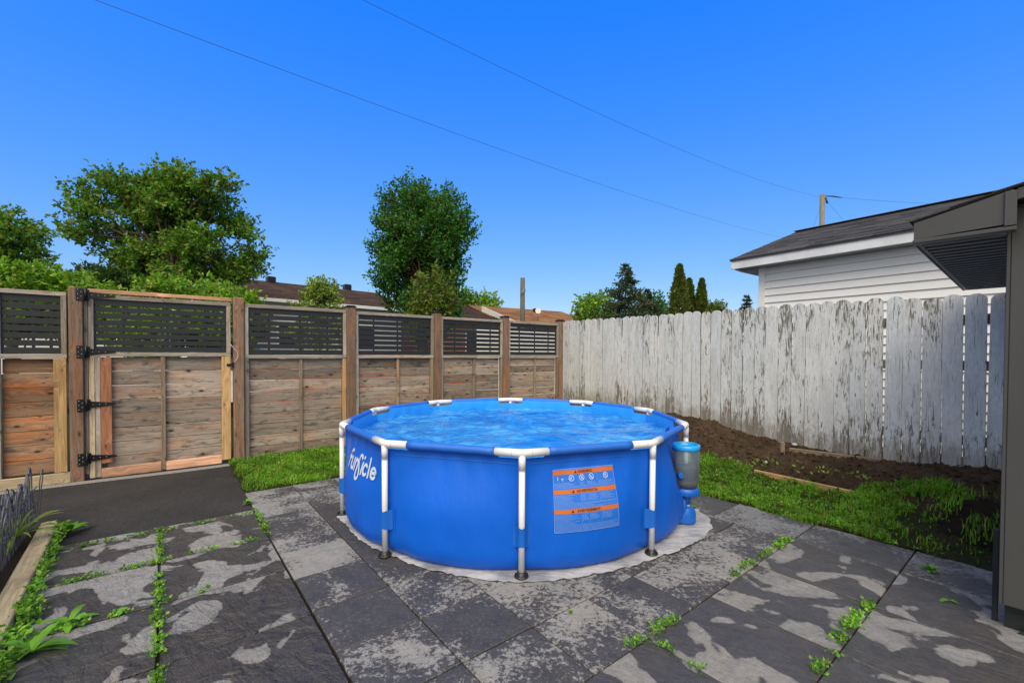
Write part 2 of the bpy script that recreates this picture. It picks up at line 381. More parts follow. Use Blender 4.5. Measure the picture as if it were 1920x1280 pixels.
# ------------------------------------------------------------------ ground
def smooth(x): x = min(1, max(0, x)); return x*x*(3-2*x)
TW = [(-3, .34), (.49, .34), (1.03, .27), (1.65, .25), (2.15, .285), (2.5, .32), (2.97, .42), (3.6, .44), (4.6, .43), (7, .36)]
def topz(w_):
    for (a, za), (b, zb) in zip(TW, TW[1:]):
        if w_ <= b: return za+(zb-za)*max(0, (w_-a)/(b-a))
    return TW[-1][1]
def hgt(u, w_):
    return topz(w_)*smooth((u-4.15)/1.7)
def sheet(name, u0, u1, w0, w1, nu, nw, mat, zf, rough=0.0, seed=0):
    rs = np.random.default_rng(seed); v = []; f = []
    for j in range(nw+1):
        for i in range(nu+1):
            u = u0+(u1-u0)*i/nu; w_ = w0+(w1-w0)*j/nw
            p = UW(u, w_, 0); z = zf(u, w_)
            if rough:
                z += rough*(math.sin(u*9.1+w_*7.3)*math.sin(w_*11.7-u*3.1)*.5+math.sin(u*23+1.7*math.sin(w_*19))*.25+rs.normal()*.35)
            v.append((p.x, p.y, z))
    for j in range(nw):
        for i in range(nu):
            a = j*(nu+1)+i; f.append([a, a+1, a+nu+2, a+nu+1])
    b = MB(); b.add(v, f, True); return b.build(name, mat)
b = MB(); b.box(-220, 220, -120, 400, -.6, -.08); tag(b.build('ground', M['lawn_base']), kind='structure')
tag(sheet('driveway', -2.6, .62, 3.4, 6.9, 12, 12, M['asphalt'], lambda u, w_: -.012), kind='structure')
# concrete lip along the gate threshold
k = NT('gravelly_concrete'); pp = k.pos(); nn = k.noise(pp, 120, 5, .8)
M['conc'] = k.out(k.pbr(k.mix(k.ramp(nn, .35, .65), (.12, .118, .112), (.34, .33, .31)), .9, k.bump(nn, .006, 1), spec=.2))
FLO = Vector((-3.378, 5.40, 0)); FLA = R(36.95); ML = Matrix.Translation(FLO) @ Matrix.Rotation(FLA, 4, 'Z')
b = MB()
ln = [(-3.2+i*.15) for i in range(22)]
for i, t in enumerate(ln[:-1]):
    y0 = -.21+.02*math.sin(t*3); y1 = -.21+.02*math.sin(ln[i+1]*3)
    b.add([(t, y0-.035, -.008), (ln[i+1], y1-.035, -.008), (ln[i+1], y1+.03, .004), (t, y0+.03, .004)], [(0, 1, 2, 3)], True, ML)
    b.add([(t, y0+.03, .004), (ln[i+1], y1+.03, .004), (ln[i+1], y1+.1, -.008), (t, y0+.1, -.008)], [(0, 1, 2, 3)], True, ML)
tag(b.build('threshold_ridge', M['conc']), kind='structure')
tag(sheet('lawn_ground', .6, 4.6, 4.78, 6.6, 40, 20, M['lawn_base'], lambda u, w_: -.002+hgt(u, w_), .008), kind='structure')
def soil_z(u, w_): return hgt(u, w_) - .012 - (.04 if u < 4.2 else 0)
soil_o = sheet('garden_soil', 3.6, 6.3, -2.6, 6.5, 130, 420, M['soil'], soil_z, .034, 3)
tag(soil_o, kind='structure')
# clods on the soil
cl = MB()
for _ in range(3200):
    u = random.uniform(4.7, 5.85); w_ = random.uniform(.2, 5.2); s = random.uniform(.005, .020)*(1 if random.random() < .95 else 2.0)
    p = UW(u, w_, soil_z(u, w_)+s*.3)
    vs = [Vector((random.uniform(.7, 1.2)*x, random.uniform(.7, 1.2)*y, random.uniform(.5, .9)*z))*s for x, y, z in ((1,0,0),(0,1,0),(-1,0,0),(0,-1,0),(0,0,1),(0,0,-1))]
    cl.add([p+q for q in vs], [(0,1,4),(1,2,4),(2,3,4),(3,0,4),(1,0,5),(2,1,5),(3,2,5),(0,3,5)])
tag(cl.build('soil_clods', M['soil']), 'loose brown clods scattered over the garden bed by the white fence', 'soil', kind='stuff')

gb = MB()
for _ in range(260):
    if random.random() < .65: u, w_ = random.uniform(-.9, .6), 4.25+abs(random.gauss(0, .035))-.015
    else: u, w_ = .60-abs(random.gauss(0, .03))+.01, random.uniform(4.25, 6.1)
    s_ = random.uniform(.002, .007); p_ = UW(u, w_, -.010+s_*.3)
    gb.add([p_+Vector((random.uniform(.7, 1.2)*x, random.uniform(.7, 1.2)*y, random.uniform(.5, .9)*z))*s_ for x, y, z in ((1,0,0),(0,1,0),(-1,0,0),(0,-1,0),(0,0,1),(0,0,-1))], [(0,1,4),(1,2,4),(2,3,4),(3,0,4),(1,0,5),(2,1,5),(3,2,5),(0,3,5)])
tag(gb.build('gravel_crumbs', M['asphalt']), 'loose grey gravel crumbs along the edges of the asphalt', 'gravel', kind='stuff')
# patio: base sheet + every slab a piece of its own
b = MB(); b.box(-1.35, 4.05, -2.4, 4.82, -.06, -.016, MG)
patio = tag(b.build('patio', M['dirt']), kind='structure')
def slab(u0, u1, w0, w1, mat, g=.006, jit=.003, name='paving_slab'):
    cu, cw = (u0+u1)/2, (w0+w1)/2; hx, hy = (u1-u0)/2-g, (w1-w0)/2-g
    q = MB(); q.box(-hx, hx, -hy, hy, -.03, 0, b=.004)
    Mw = Matrix.Translation(UW(cu, cw, random.uniform(-jit, jit*.4))) @ Matrix.Rotation(GA+random.uniform(-.004, .004), 4, 'Z') @ Matrix.Rotation(random.uniform(-.004, .004), 4, 'X') @ Matrix.Rotation(random.uniform(-.004, .004), 4, 'Y')
    return q.build(name, mat, patio, Mw)
us = [.59, 1.0, 1.4, 1.8, 2.2, 2.6, 3.0, 3.54]
for i in range(7):
    for j in range(9): slab(us[i], us[i+1], 1.19+.4*j, 1.59+.4*j, M['tile'], .003, .0025, 'paving_tile')
for kk_ in range(-5, 5):
    w0 = 1.19+.588*kk_; w1 = w0+.588
    sm_ = M['slab_wet'] if kk_ < 2 or (kk_ == 2 and False) else M['slab']; slab(-.64, -.03, w0, w1, sm_, .007); slab(-.03, .586, w0, w1, M['slab_wet'] if kk_ < 3 else sm_, .006)
    if w0 < .61:
        for i in range(5): slab(.59+.59*i, .59+.59*(i+1), w0, w1, M['slab_r'], .003)
for u0 in (-.64, -.03): slab(u0, u0+.61, 4.131, 4.25, M['slab'], .006)
for j in range(9):
    w0 = -.574+.588*j
    slab(3.540, 4.02, w0, w0+.587, M['slab_edge'], .0035)
# ------------------------------------------------------------------ wooden fence, panel by panel
XA = Matrix.Identity(4)
def plank(name, x0, x1, y0, y1, z0, z1, mat, parent, Mf, axis='x', b=.003, tilt=0.0):
    """box given in the fence frame; its own X axis runs along its length (axis)"""
    cx, cy, cz = (x0+x1)/2, (y0+y1)/2, (z0+z1)/2; dx, dy, dz = (x1-x0)/2, (y1-y0)/2, (z1-z0)/2
    q = MB()
    if axis == 'x': q.box(-dx, dx, -dz, dz, -dy, dy, b=b); Rm = Matrix.Rotation(R(90), 4, 'X')
    elif axis == 'z': q.box(-dz, dz, -dx, dx, -dy, dy, b=b); Rm = Matrix(((0, -1, 0, 0), (0, 0, 1, 0), (1, 0, 0, 0), (0, 0, 0, 1)))
    if axis == 'z': Rm = quat_frame(Vector((0, 0, 1)), Vector((1, 0, 0)), Vector((0, 1, 0)), Vector((0, 0, 0)))
    return q.build(name, mat, parent, Mf @ Matrix.Translation((cx, cy, cz)) @ Matrix.Rotation(tilt, 4, 'Y') @ Rm)
def lattice(x0, x1, z0, z1, y, parent, Mf, n=8):
    h = z1-z0; bd = .022
    ph = (h-2*bd*0)/(n); gap = ph*.22
    for i in range(n):
        q = MB(); a = z0+ph*i+(gap/2 if i else 0); c = z0+ph*(i+1)-(gap/2 if i < n-1 else 0)
        q.box(x0, x1, y-.004, y+.004, a, c, b=.001, M=Mf); q.build('slat', M['black_plastic'], parent)
    for fr in (0, .2, .52, .82, 1):
        c = x0+(x1-x0)*fr; hw = .012 if 0 < fr < 1 else .016
        q = MB(); q.box(max(x0, c-hw), min(x1, c+hw), y+.0045, y+.010, z0+.002, z1-.002, M=Mf); q.build('slat_tie', M['black_plastic'], parent)
def frame(x0, x1, parent, Mf, zt=1.94, zb=1.28, yy=-.055):
    d = .042
    plank('top_rail', x0, x1, yy, yy+.075, zt-d, zt, M['frame_grey'], parent, Mf)
    plank('bottom_rail', x0, x1, yy, yy+.075, zb-d, zb, M['frame_grey'], parent, Mf)
    for xx in (x0, x1-d): plank('side_frame', xx, xx+d, yy+.001, yy+.074, zb+.001, zt-d-.001, M['frame_grey'], parent, Mf, 'z')
    lattice(x0+d+.002, x1-d-.002, zb+.002, zt-d-.003, yy+.03, parent, Mf)
def boards(x0, x1, z0, z1, y, n, mat, parent, Mf, split=None):
    hh = (z1-z0)/n
    for i in range(n):
        for (a, c) in ([(x0, x1)] if not split else [(x0, split), (split, x1)]):
            plank('board', a+.001, c-.001, y+random.uniform(-.003, .003), y+.018, z0+hh*i+.0025+random.uniform(-.001, .001), z0+hh*(i+1)-.0025,
                  mat, parent, Mf, tilt=random.uniform(-.0035, .0035))
def post(x, hw, zt, parent, Mf, y0=-.085, y1=.05, cap=True, mat=None):
    plank('post', x-hw, x+hw, y0, y1, -.05, zt, mat or M['post'], parent, Mf, 'z', b=.006)
    if cap:
        q = MB(); q.box(x-hw-.008, x+hw+.008, y0-.008, y1+.008, zt+.0005, zt+.016, b=.003, M=Mf)
        q.box(x-hw+.004, x+hw-.004, y0+.004, y1-.004, zt+.016, zt+.028, b=.005, M=Mf); q.build('post_cap', M['black_metal'], parent)
P0 = -1.42
lf = thing('wooden_fence', 'short browner fence run with black slat top, left of the gate', 'fence', tuple(ML @ Vector((P0, 0, 0))), FLA)
post(P0, .052, 1.985, lf, ML, -.10, .05, False)
plank('post_trim', P0+.054, P0+.083, -.05, .04, .05, 1.96, M['frame_grey'], lf, ML, 'z')
for (a, c) in ((-1.985, P0-.071), (-3.35, -2.12)):
    frame(a, c, lf, ML, 1.93, 1.30)
    boards(a+.04, c-.10, .10, 1.255, .0, 8, M['board_dark'], lf, ML)
    plank('side_board', c-.098, c-.005, -.055, -.025, .10, 1.255, M['yellow_wood'], lf, ML, 'z')
    plank('side_board', a, a+.038, -.055, -.015, .0, 1.255, M['frame_grey'], lf, ML, 'z')
    plank('kick_board', a, c+.02 if c > -2 else c, -.085, -.045, -.01, .095, M['pale_wood'], lf, ML)
post(-2.05, .055, 1.96, lf, ML)
sections = [(0.0, 1.348), (1.348, 2.696), (2.696, 4.044), (4.044, 5.392)]
fl = thing('wooden_fence', 'long weathered board fence with black slat tops running behind the pool', 'fence', tuple(FLO), FLA)
for i, (a, c) in enumerate(sections):
    x0, x1 = a+.062, c-.062
    frame(x0, x1, fl, ML, 1.915 if i else 1.925, 1.295)
    boards(x0+.05, x1-.05, .0, 1.25, .0, 9, M['board'], fl, ML)
    mid = (x0+x1)/2+.03
    plank('batten', mid-.02, mid+.02, -.030, -.0045, .0, 1.25, M['batten'], fl, ML, 'z')
    plank('side_batten', x0, x0+.048, -.050, .0, .0, 1.25, M['frame_grey'], fl, ML, 'z')
    plank('side_batten', x1-.048, x1, -.050, .0, .0, 1.25, M['batten'] if i else M['yellow_wood'], fl, ML, 'z')
    if i == 0: post(0, .056, 1.995, fl, ML, -.085, .05, False)
    post(c, .058, 1.965, fl, ML)
# gate
gate = thing('gate', 'wooden yard gate with black slat top, strap hinges and pinkish bottom board', 'gate', tuple(ML @ Vector((-1.3, 0, 0))), FLA)
gx0, gx1 = -1.333, -.082
plank('header_beam', P0+.085, -.068, -.03, .03, 1.945, 1.985, M['pink_wood'], lf, ML)
frame(gx0, gx1, gate, ML, 1.925, 1.32)
plank('stile', gx0, gx0+.045, -.048, -.010, .0, 1.275, M['pale_wood'], gate, ML, 'z')
plank('stile', gx0+.048, gx0+.088, -.045, -.005, .0, 1.275, M['frame_grey'], gate, ML, 'z')
plank('stile', -1.242, -1.155, -.052, -.028, .145, 1.270, M['board_red'], gate, ML, 'z')
plank('stile', -.176, -.084, -.060, -.028, .03, 1.274, M['yellow_wood'], gate, ML, 'z')
boards(-1.20, -.12, .045, 1.27, -.004, 8, M['board'], gate, ML, split=-.724)
plank('batten', -.745, -.705, -.050, -.012, .0, 1.272, M['batten'], gate, ML, 'z')
plank('kick_board', -1.243, -.747, -.052, -.022, -.008, .090, M['pink_wood'], gate, ML)
plank('kick_board', -.703, -.178, -.052, -.022, -.008, .090, M['pink_wood'], gate, ML)
def hinge(z):
    q = MB(); y = -.103
    q.box(P0+.005, P0+.062, y-.006, y, z-.065, z+.065, M=ML, b=.002)
    q.box(P0+.068, P0+.10, y-.006+.045, y+.05, z-.055, z+.055, M=ML, b=.002)
    q.prism([(P0+.07, z-.038), (P0+.30, z-.008), (P0+.30, z+.008), (P0+.07, z+.038)], 0, .006, M=ML @ Matrix.Translation((0, -.056, 0)) @ Matrix.Rotation(R(90), 4, 'X'))
    o = q.build('hinge', M['black_metal'], gate)
    q = MB(); q.tube([ML @ Vector((P0+.075, -.100, z-.066)), ML @ Vector((P0+.075, -.100, z+.066))], .009, 8); q.build('hinge_pin', M['black_metal'], o)
    q = MB()
    for (bx, bz) in ((.02, -.045), (.02, 0), (.02, .045), (.045, -.022), (.045, .022)): q.lathe([(.005, 0), (.005, .003), (.002, .005)], 6, ML @ Matrix.Translation((P0+bx, y-.006, z+bz)) @ Matrix.Rotation(R(90), 4, 'X'))
    for bx in (.12, .17, .22): q.lathe([(.005, 0), (.005, .003), (.002, .005)], 6, ML @ Matrix.Translation((P0+bx, -.062, z)) @ Matrix.Rotation(R(90), 4, 'X'))
    q.build('screws', M['steel'], o)
for z in (1.915, 1.325, .775, .215): hinge(z)
q = MB(); q.box(-.125, -.035, -.072, -.062, 1.16, 1.19, M=ML, b=.003); q.box(-.075, -.055, -.095, -.06, 1.14, 1.21, M=ML, b=.003)
lt = q.build('latch', M['black_metal'], gate)
q = MB(); pts = [ML @ Vector((-.055+.045*math.sin(i*.5), -.09-.004*i % 3, 1.20+.028*i)) for i in range(9)]; q.tube(pts, .0035, 5)
q.build('latch_cord', plain('white_cord', (.6, .6, .58), .8), gate)

# ------------------------------------------------------------------ white picket fence
FR0 = Vector((4.2, 3.96, 0)); FR1 = Vector((.985, 8.63, 0)); fd = (FR1-FR0).normalized(); FRL = (FR1-FR0).length
fn = Vector((-fd.y, fd.x, 0))
if fn.x > 0: fn = -fn          # towards the yard
pf = thing('picket_fence', 'tall fence of peeling white round-topped pickets along the garden bed on the right', 'fence', tuple(FR0), math.atan2(fd.y, fd.x))
PIT = FRL/39
for n in range(-9, 40):
    rr = random.Random(n+100); W = PIT*.5-rr.uniform(.002, .005) if n > 6 else PIT*.5-rr.uniform(.003, .0055)
    if n == 19: W -= .004
    s = n*PIT+PIT*.0; c = FR0+fd*s
    w_ = to_uw(c)[1]; zb = hgt(5.95, w_)-.03+rr.uniform(-.01, .01); zt = 1.915+.0012*n+rr.uniform(-.012, .012)-(.028 if n < 4 else 0)
    Lh = zt-zb; cut = W*.75
    poly = [(0, -W), (0, W)]
    for i in range(9):
        a = math.pi*i/8; poly.append((Lh-cut+cut*math.sin(a), W*math.cos(a)))
    q = MB(); q.prism(poly, -.009, .009)
    X = Vector((0, 0, 1)); Y = fd; Z = X.cross(Y)
    lean = rr.uniform(-.009, .009) + (.010 if 14 < n < 20 else 0)
    o = q.build('picket', M['picket'], pf, Matrix.Translation(c+fn*(rr.uniform(-.003, .003))+Vector((0, 0, zb))) @ Matrix.Rotation(rr.uniform(-.03, .03), 4, 'Z') @ Matrix.Rotation(lean, 4, fn) @ quat_frame(X, Y, Z, Vector((0, 0, 0))))
MR = quat_frame(fd, fn, Vector((0, 0, 1)), FR0)
for z in (1.66, 1.24, .55):
    q = MB(); q.box(-9.5*PIT, 39.4*PIT, -.06, -.022, z-.045, z+.045, M=MR); q.build('rail', M['frame_grey'], pf)

# ------------------------------------------------------------------ garden boards
def free_board(name, p0, p1, h, t, mat, label, cat):
    d = (p1-p0); L = d.length; x = d.normalized(); y = Vector((-x.y, x.x, 0)).normalized(); z = x.cross(y)
    q = MB(); q.box(0, L, -t/2, t/2, -h, 0, b=.004)
    return tag(q.build(name, mat, None, quat_frame(x, y, z, p0)), label, cat)
free_board('edging_board', UW(4.84, 1.99, .128), UW(4.84, 1.14, .112), .07, .035, M['yellow_wood'], 'low weathered edging board between the grass and the dug garden soil', 'board')
free_board('edging_board', G(1480, 839, .27), G(1760, 873, .27), .07, .035, M['batten'], 'long grey brown edging board lying at the foot of the white picket fence', 'board')
q = MB(); pk = G(1467, 845, .24); q.box(-.02, .02, -.02, .02, -.1, .1, M=Matrix.Translation(pk), b=.004)
tag(q.build('wooden_stake', M['batten']), 'short brown wooden stake at the left end of the edging board by the picket fence', 'stake')
bb0, bb1 = G(0, 1234), G(112, 990)
bdir = (bb1-bb0).normalized(); bn = Vector((-bdir.y, bdir.x, 0))
p0 = bb0-bdir*1.2
q = MB(); q.box(0, (bb1-p0).length, 0, .095, 0, .068, b=.006)
tag(q.build('bed_timber', M['bedwood'], None, quat_frame(bdir, bn, Vector((0, 0, 1)), p0)), 'weathered timber edging the raised garden bed at the bottom left', 'timber')
q = MB(); q.add([bb1+bn*.0, p0, p0+bn*1.4, bb1+bn*1.4], [(0, 1, 2, 3)]); 
for i in range(4): q.v[i].z = .03
tag(q.build('bed_soil', M['dirt']), kind='structure')

# ------------------------------------------------------------------ pool
PC = Vector((.022, 4.078, 0)); PR = 1.5; TH0 = R(-90)+.027
POOL = thing('swimming_pool', 'round blue above-ground frame pool with white tubular legs, filled with water', 'pool', tuple(PC))
k = NT('blue_pvc'); o_ = k.pos()
M['blue'] = k.out(k.pbr(k.mix(1.0, (.0015, .105, .60), k.grey(k.ramp(k.noise(o_, 3, 4), .3, .7, .94, 1.06)), 'MULTIPLY'), k.ramp(k.noise(o_, 14, 4), .3, .7, .42, .52),
                   k.bump(k.math('ADD', k.noise(k.vmul(o_, (1, 1, .35)), 9, 4, .6), k.math('MULTIPLY', k.noise(o_, 500, 2), .01)), .016, .45), spec=.28))
M['blue2'] = plain('blue_plastic', (.006, .115, .52), .4)
M['blue_sleeve'] = plain('blue_sleeve', (.012, .125, .55), .5)
M['white_tube'] = plain('white_powder_coat', (.70, .705, .71), .32, var=.04)
M['liner_in'] = plain('pool_lining', (.02, .32, .85), .4, var=.05)
def amod(th):
    a = (th-TH0) % R(36); return a if a < R(18) else a-R(36)
def rwall(th, z):
    a = amod(th)                                    # 0 at a leg, +-18 deg mid span
    poly = (PR-.030)*math.cos(R(18))/math.cos(R(18)-abs(a))
    e = abs(a)/R(18)
    rnd_ = 1.468+.022*smooth(e*1.6)
    s = smooth((.72-z)/.42)
    r = poly*(1-s)+rnd_*s
    # creases radiating from the legs
    fold = math.exp(-(abs(a)/R(7)))
    r += .0045*math.sin(abs(a)*48-z*6+a*9)*fold*smooth((.72-z)/.2)
    r += .0030*math.sin(th*53+1.3*math.sin(z*9+th*7))*math.exp(-((z-.62)/.10)**2)*(1-s*.5)
    r += .0022*math.sin(th*37+z*11)*math.exp(-((z-.10)/.10)**2)
    if z < .13: r -= .085*(1-math.sqrt(max(0, 1-((.13-z)/.13)**2)))
    dth = (th-R(-24)+math.pi) % (2*math.pi)-math.pi
    r -= .062*math.exp(-(dth/R(9))**2)*smooth((z-.2)/.15)
    return r
NTH = 720
def wallmesh(off, zlist, inner=False):
    v = []; f = []
    for i in range(NTH):
        th = TH0+2*math.pi*i/NTH; a = abs(amod(th))*PR
        ztop = .742 if a > .165 else .742-.040*smooth((.165-a)/.02)
        for z in zlist:
            zz = z if z < .6 else .6+(ztop-.6)*(z-.6)/(.742-.6)
            r = rwall(th, zz)+off
            v.append(PC+Vector((r*math.cos(th), r*math.sin(th), zz)))
    m = len(zlist)
    for i in range(NTH):
        for j in range(m-1):
            a, b_ = i*m+j, ((i+1) % NTH)*m+j
            f.append([a, b_, b_+1, a+1] if not inner else [a, a+1, b_+1, b_])
    return v, f
zl = [.004, .012, .025, .045, .07, .10, .13, .17, .22, .28, .34, .40, .46, .52, .57, .60, .63, .66, .69, .715, .742]
b = MB(); v, f = wallmesh(0, zl); b.add(v, f, True); b.build('liner_wall', M['blue'], POOL)
b = MB(); v, f = wallmesh(-.004, zl, True); b.add(v, f, True)
fl_v = [PC+Vector(((1.37)*math.cos(2*math.pi*i/60), 1.37*math.sin(2*math.pi*i/60), .02)) for i in range(60)]
b.add(fl_v, [list(range(60))]); b.build('liner_inside', M['liner_in'], POOL)
# seam below the rim sleeve
for k_ in range(10):
    t0, t1 = TH0+k_*R(36), TH0+(k_+1)*R(36)
    A = PC+Vector((PR*math.cos(t0), PR*math.sin(t0), .742)); B = PC+Vector((PR*math.cos(t1), PR*math.sin(t1), .742))
    d = (B-A).normalized(); L = (B-A).length
    b = MB(); n_ = 12; pts = [A+d*(.168+(L-.336)*i/n_)+Vector((0, 0, .001*math.sin(i*2.1))) for i in range(n_+1)]
    b.tube(pts, .0262, 14)
    sl_ = b.build('rim_sleeve', M['blue_sleeve'], POOL)
    b = MB(); outw = Vector((math.cos((t0+t1)/2), math.sin((t0+t1)/2), 0))
    P = [A+d*(.05+(L-.1)*i/30) for i in range(31)]; v = []
    for p in P:
        rel = p-PC; th = math.atan2(rel.y, rel.x); r = rwall(th, .668)+.0035
        v += [PC+Vector((r*math.cos(th), r*math.sin(th), .671)), PC+Vector(((r+.0015)*math.cos(th), (r+.0015)*math.sin(th), .668)), PC+Vector((r*math.cos(th), r*math.sin(th), .665))]
    b.add(v, [[3*i+j, 3*i+3+j, 3*i+4+j, 3*i+1+j] for i in range(30) for j in range(2)], True)
    b.build('welded_seam', M['blue2'], sl_)
def leg_k(k_):
    th = TH0+k_*R(36); er = Vector((math.cos(th), math.sin(th), 0)); et = Vector((-er.y, er.x, 0))
    A = PC+er*PR+Vector((0, 0, .742))
    tp = (PC+Vector((PR*math.cos(th+R(36)), PR*math.sin(th+R(36)), .742))-A).normalized()
    tm = (PC+Vector((PR*math.cos(th-R(36)), PR*math.sin(th-R(36)), .742))-A).normalized()
    b = MB()
    pts = [A+tm*.178, A+tm*.03]+[A-er*.004+(tp-tm)*x*.5 for x in (-.02, 0, .02)]+[A+tp*.03, A+tp*.178]
    b.tube(pts, .0245, 16); el = b.build('elbow_joint', M['white_tube'], POOL)
    b = MB()
    for tt in (tm, tp):
        for s_ in (.172, .058): b.tube([A+tt*(s_-.0015), A+tt*(s_+.0015)], .0252, 16)
    b.tube([A+Vector((0, 0, -.10)), A+Vector((0, 0, -.103))], .0217, 14)
    b.build('joint_line', plain('joint_grey', (.45, .46, .48), .5) if k_ == 0 else bpy.data.materials['joint_grey'], el)['kind'] = 'stuff'
    b = MB(); Fp = PC+er*(PR-.003)
    b.tube([A+Vector((0, 0, -.012)), A+Vector((0, 0, -.10))], .0212, 14)
    b.tube([A+Vector((0, 0, -.10)), Fp+Vector((0, 0, .022))], .0190, 14)
    lg = b.build('leg', M['white_tube'], POOL)
    b = MB(); Mf = Matrix.Translation(Fp) @ Matrix.Rotation(th, 4, 'Z')
    b.lathe([(.043, .006), (.043, .012), (.036, .017), (.028, .022), (.027, .034), (.021, .036)], 20, Mf)
    for i in range(10):
        a = i*R(36); b.box(.027, .040, -.002, .002, .012, .024, M=Mf @ Matrix.Rotation(a, 4, 'Z'))
    b.build('foot', M['black_plastic'], lg)
    # fabric strap that ties the leg to the wall
    b = MB(); v = []; n_ = 14; zs = [.185, .20, .245, .29, .305]
    for j, z in enumerate(zs):
        w_ = .052-(.010 if j in (0, 4) else 0)
        for i in range(n_+1):
            x = -w_+2*w_*i/n_; bul = math.sqrt(max(0, .0245**2-min(abs(x), .0245)**2))
            base_r = rwall(th+x/PR, z)+.004
            r = max(base_r, PR-.003+bul+.0015) if abs(x) < .0245 else base_r+(PR-.003-base_r)*max(0, 1-(abs(x)-.0245)/.02)
            v.append(PC+er*r+et*x+Vector((0, 0, z+.006*math.cos(i/n_*math.pi*2)*(1 if j in (3, 4) else -1 if j < 2 else 0))))
    b.add(v, [[j*(n_+1)+i, j*(n_+1)+i+1, (j+1)*(n_+1)+i+1, (j+1)*(n_+1)+i] for j in range(4) for i in range(n_)], True)
    b.build('leg_strap', M['blue2'], POOL)
    b = MB(); v = []
    for j in range(9):
        z = .165+.16*j/8
        for i in range(9):
            x = -.075+.15*i/8; r = rwall(th+x/PR, z)+.0025; a = th+x/PR
            v.append(PC+Vector((r*math.cos(a), r*math.sin(a), z)))
    b.add(v, [[j*9+i, j*9+i+1, (j+1)*9+i+1, (j+1)*9+i] for j in range(8) for i in range(8)], True)
    b.build('strap_patch', M['blue'], POOL)
for k_ in range(10): leg_k(k_)
# water with real ripples
WN = 230; xs = np.linspace(-1.5, 1.5, WN); XX, YY = np.meshgrid(xs, xs)
rs = np.random.default_rng(5); Z = np.zeros_like(XX)
warpx = .10*np.sin(YY*3.1+1)+.06*np.sin(XX*5.3+YY*2.2); warpy = .10*np.sin(XX*2.7+2)+.05*np.sin(YY*6.1-XX*3)
for i in range(70):
    a = rs.normal(R(80), .55); kf = 2*math.pi/(.045+.36*rs.uniform(0, 1)**1.6); ph = rs.uniform(0, 6.28)
    Z += (1/kf)*.045*np.sin(kf*((XX+warpx)*math.cos(a)+(YY+warpy)*math.sin(a))+ph)
th = np.arctan2(YY, XX); rad = np.hypot(XX, YY)
lim = np.array([rwall(t, .635)-.006 for t in np.linspace(-math.pi, math.pi, 721)]); LIM = np.interp(th, np.linspace(-math.pi, math.pi, 721), lim)
sc = np.minimum(1, LIM/np.maximum(rad, 1e-6)); co = np.stack([XX*sc+PC.x, YY*sc+PC.y, Z*np.clip(1, 0, 1)+.637], -1).reshape(-1, 3)
keep = (rad*.985 < LIM)
idx = np.arange(WN*WN).reshape(WN, WN); q4 = np.stack([idx[:-1, :-1], idx[:-1, 1:], idx[1:, 1:], idx[1:, :-1]], -1).reshape(-1, 4)
kk = keep.reshape(-1)[q4].any(1); q4 = q4[kk]
def water_mat():
    k = NT('pool_water'); p = k.pos(); n = k.noise(k.vmul(p, (5, 22, 1)), 1, 4, .6, 1.4)
    n2 = k.noise(k.vmul(p, (1.3, 2.2, 1)), 1.4, 2, .5, .6)
    nr = k.bump(n, .02, .32)
    body = k.mix(k.ramp(n2, .35, .65), (.012, .27, .80), (.11, .52, .94))
    dif = k.pbr(body, .08, nr, spec=.0)
    tr = k.n('BsdfTransparent', {0: (.66, .92, 1.0, 1)}).outputs[0]
    base = k.n('MixShader', {0: k.ramp(n, .42, .62, .28, .66), 1: tr, 2: dif}).outputs[0]
    gl = k.n('BsdfGlossy', {'Color': (1, 1, 1, 1), 'Roughness': .04, 'Normal': nr}).outputs[0]
    fr = k.n('Fresnel', {'IOR': 1.33, 'Normal': nr}).outputs[0]
    return k.out(k.n('MixShader', {0: fr, 1: base, 2: gl}).outputs[0])
me = fastmesh('water', co, q4, water_mat(), True); wt = bpy.data.objects.new('water', me); C.objects.link(wt); tag(wt, kind='structure')

# ---- prints on the pool wall: everything is laid on the curved wall in (arc length, height)
def on_wall(th0, s_, z, off): 
    th = th0+s_/1.48; r = rwall(th, z)+off
    return PC+Vector((r*math.cos(th), r*math.sin(th), z))
def stroke_mesh(b, strokes, wd, th0, z0, sc=1.0, off=.003):
    """strokes: polylines in the plane; each becomes a ribbon with round ends"""
    for li, st in enumerate(strokes):
        o2 = off+.0003*li
        pts = []
        for (x0, y0), (x1, y1) in zip(st, st[1:]):
            m = max(1, int(math.hypot(x1-x0, y1-y0)*sc/.012))
            pts += [(x0+(x1-x0)*i/m, y0+(y1-y0)*i/m) for i in range(m)]
        pts.append(st[-1]); L_, Rr = [], []
        for i, (x, y) in enumerate(pts):
            a = pts[max(0, i-1)]; c = pts[min(len(pts)-1, i+1)]; dx, dy = c[0]-a[0], c[1]-a[1]; l = math.hypot(dx, dy) or 1
            nx, ny = -dy/l*wd/2, dx/l*wd/2; L_.append((x+nx, y+ny)); Rr.append((x-nx, y-ny))
        v = [on_wall(th0, x*sc, z0+y*sc, o2) for q_ in zip(L_, Rr) for x, y in q_]
        b.add(v, [[2*i, 2*i+1, 2*i+3, 2*i+2] for i in range(len(pts)-1)], True)
        for (x, y) in (pts[0], pts[-1]):
            c = [on_wall(th0, (x+wd/2*math.cos(a*.785))*sc, z0+(y+wd/2*math.sin(a*.785))*sc, o2+.0001) for a in range(8)]
            b.add(c, [list(range(8))])
def arc(cx, cy, r, a0, a1, n=14, ry=None):
    return [(cx+r*math.cos(R(a0+(a1-a0)*i/n)), cy+(ry or r)*math.sin(R(a0+(a1-a0)*i/n))) for i in range(n+1)]
M['print_white'] = plain('white_print', (.52, .60, .72), .5, var=.02)
M['print_orange'] = plain('orange_print', (.50, .13, .025), .5, var=.02)
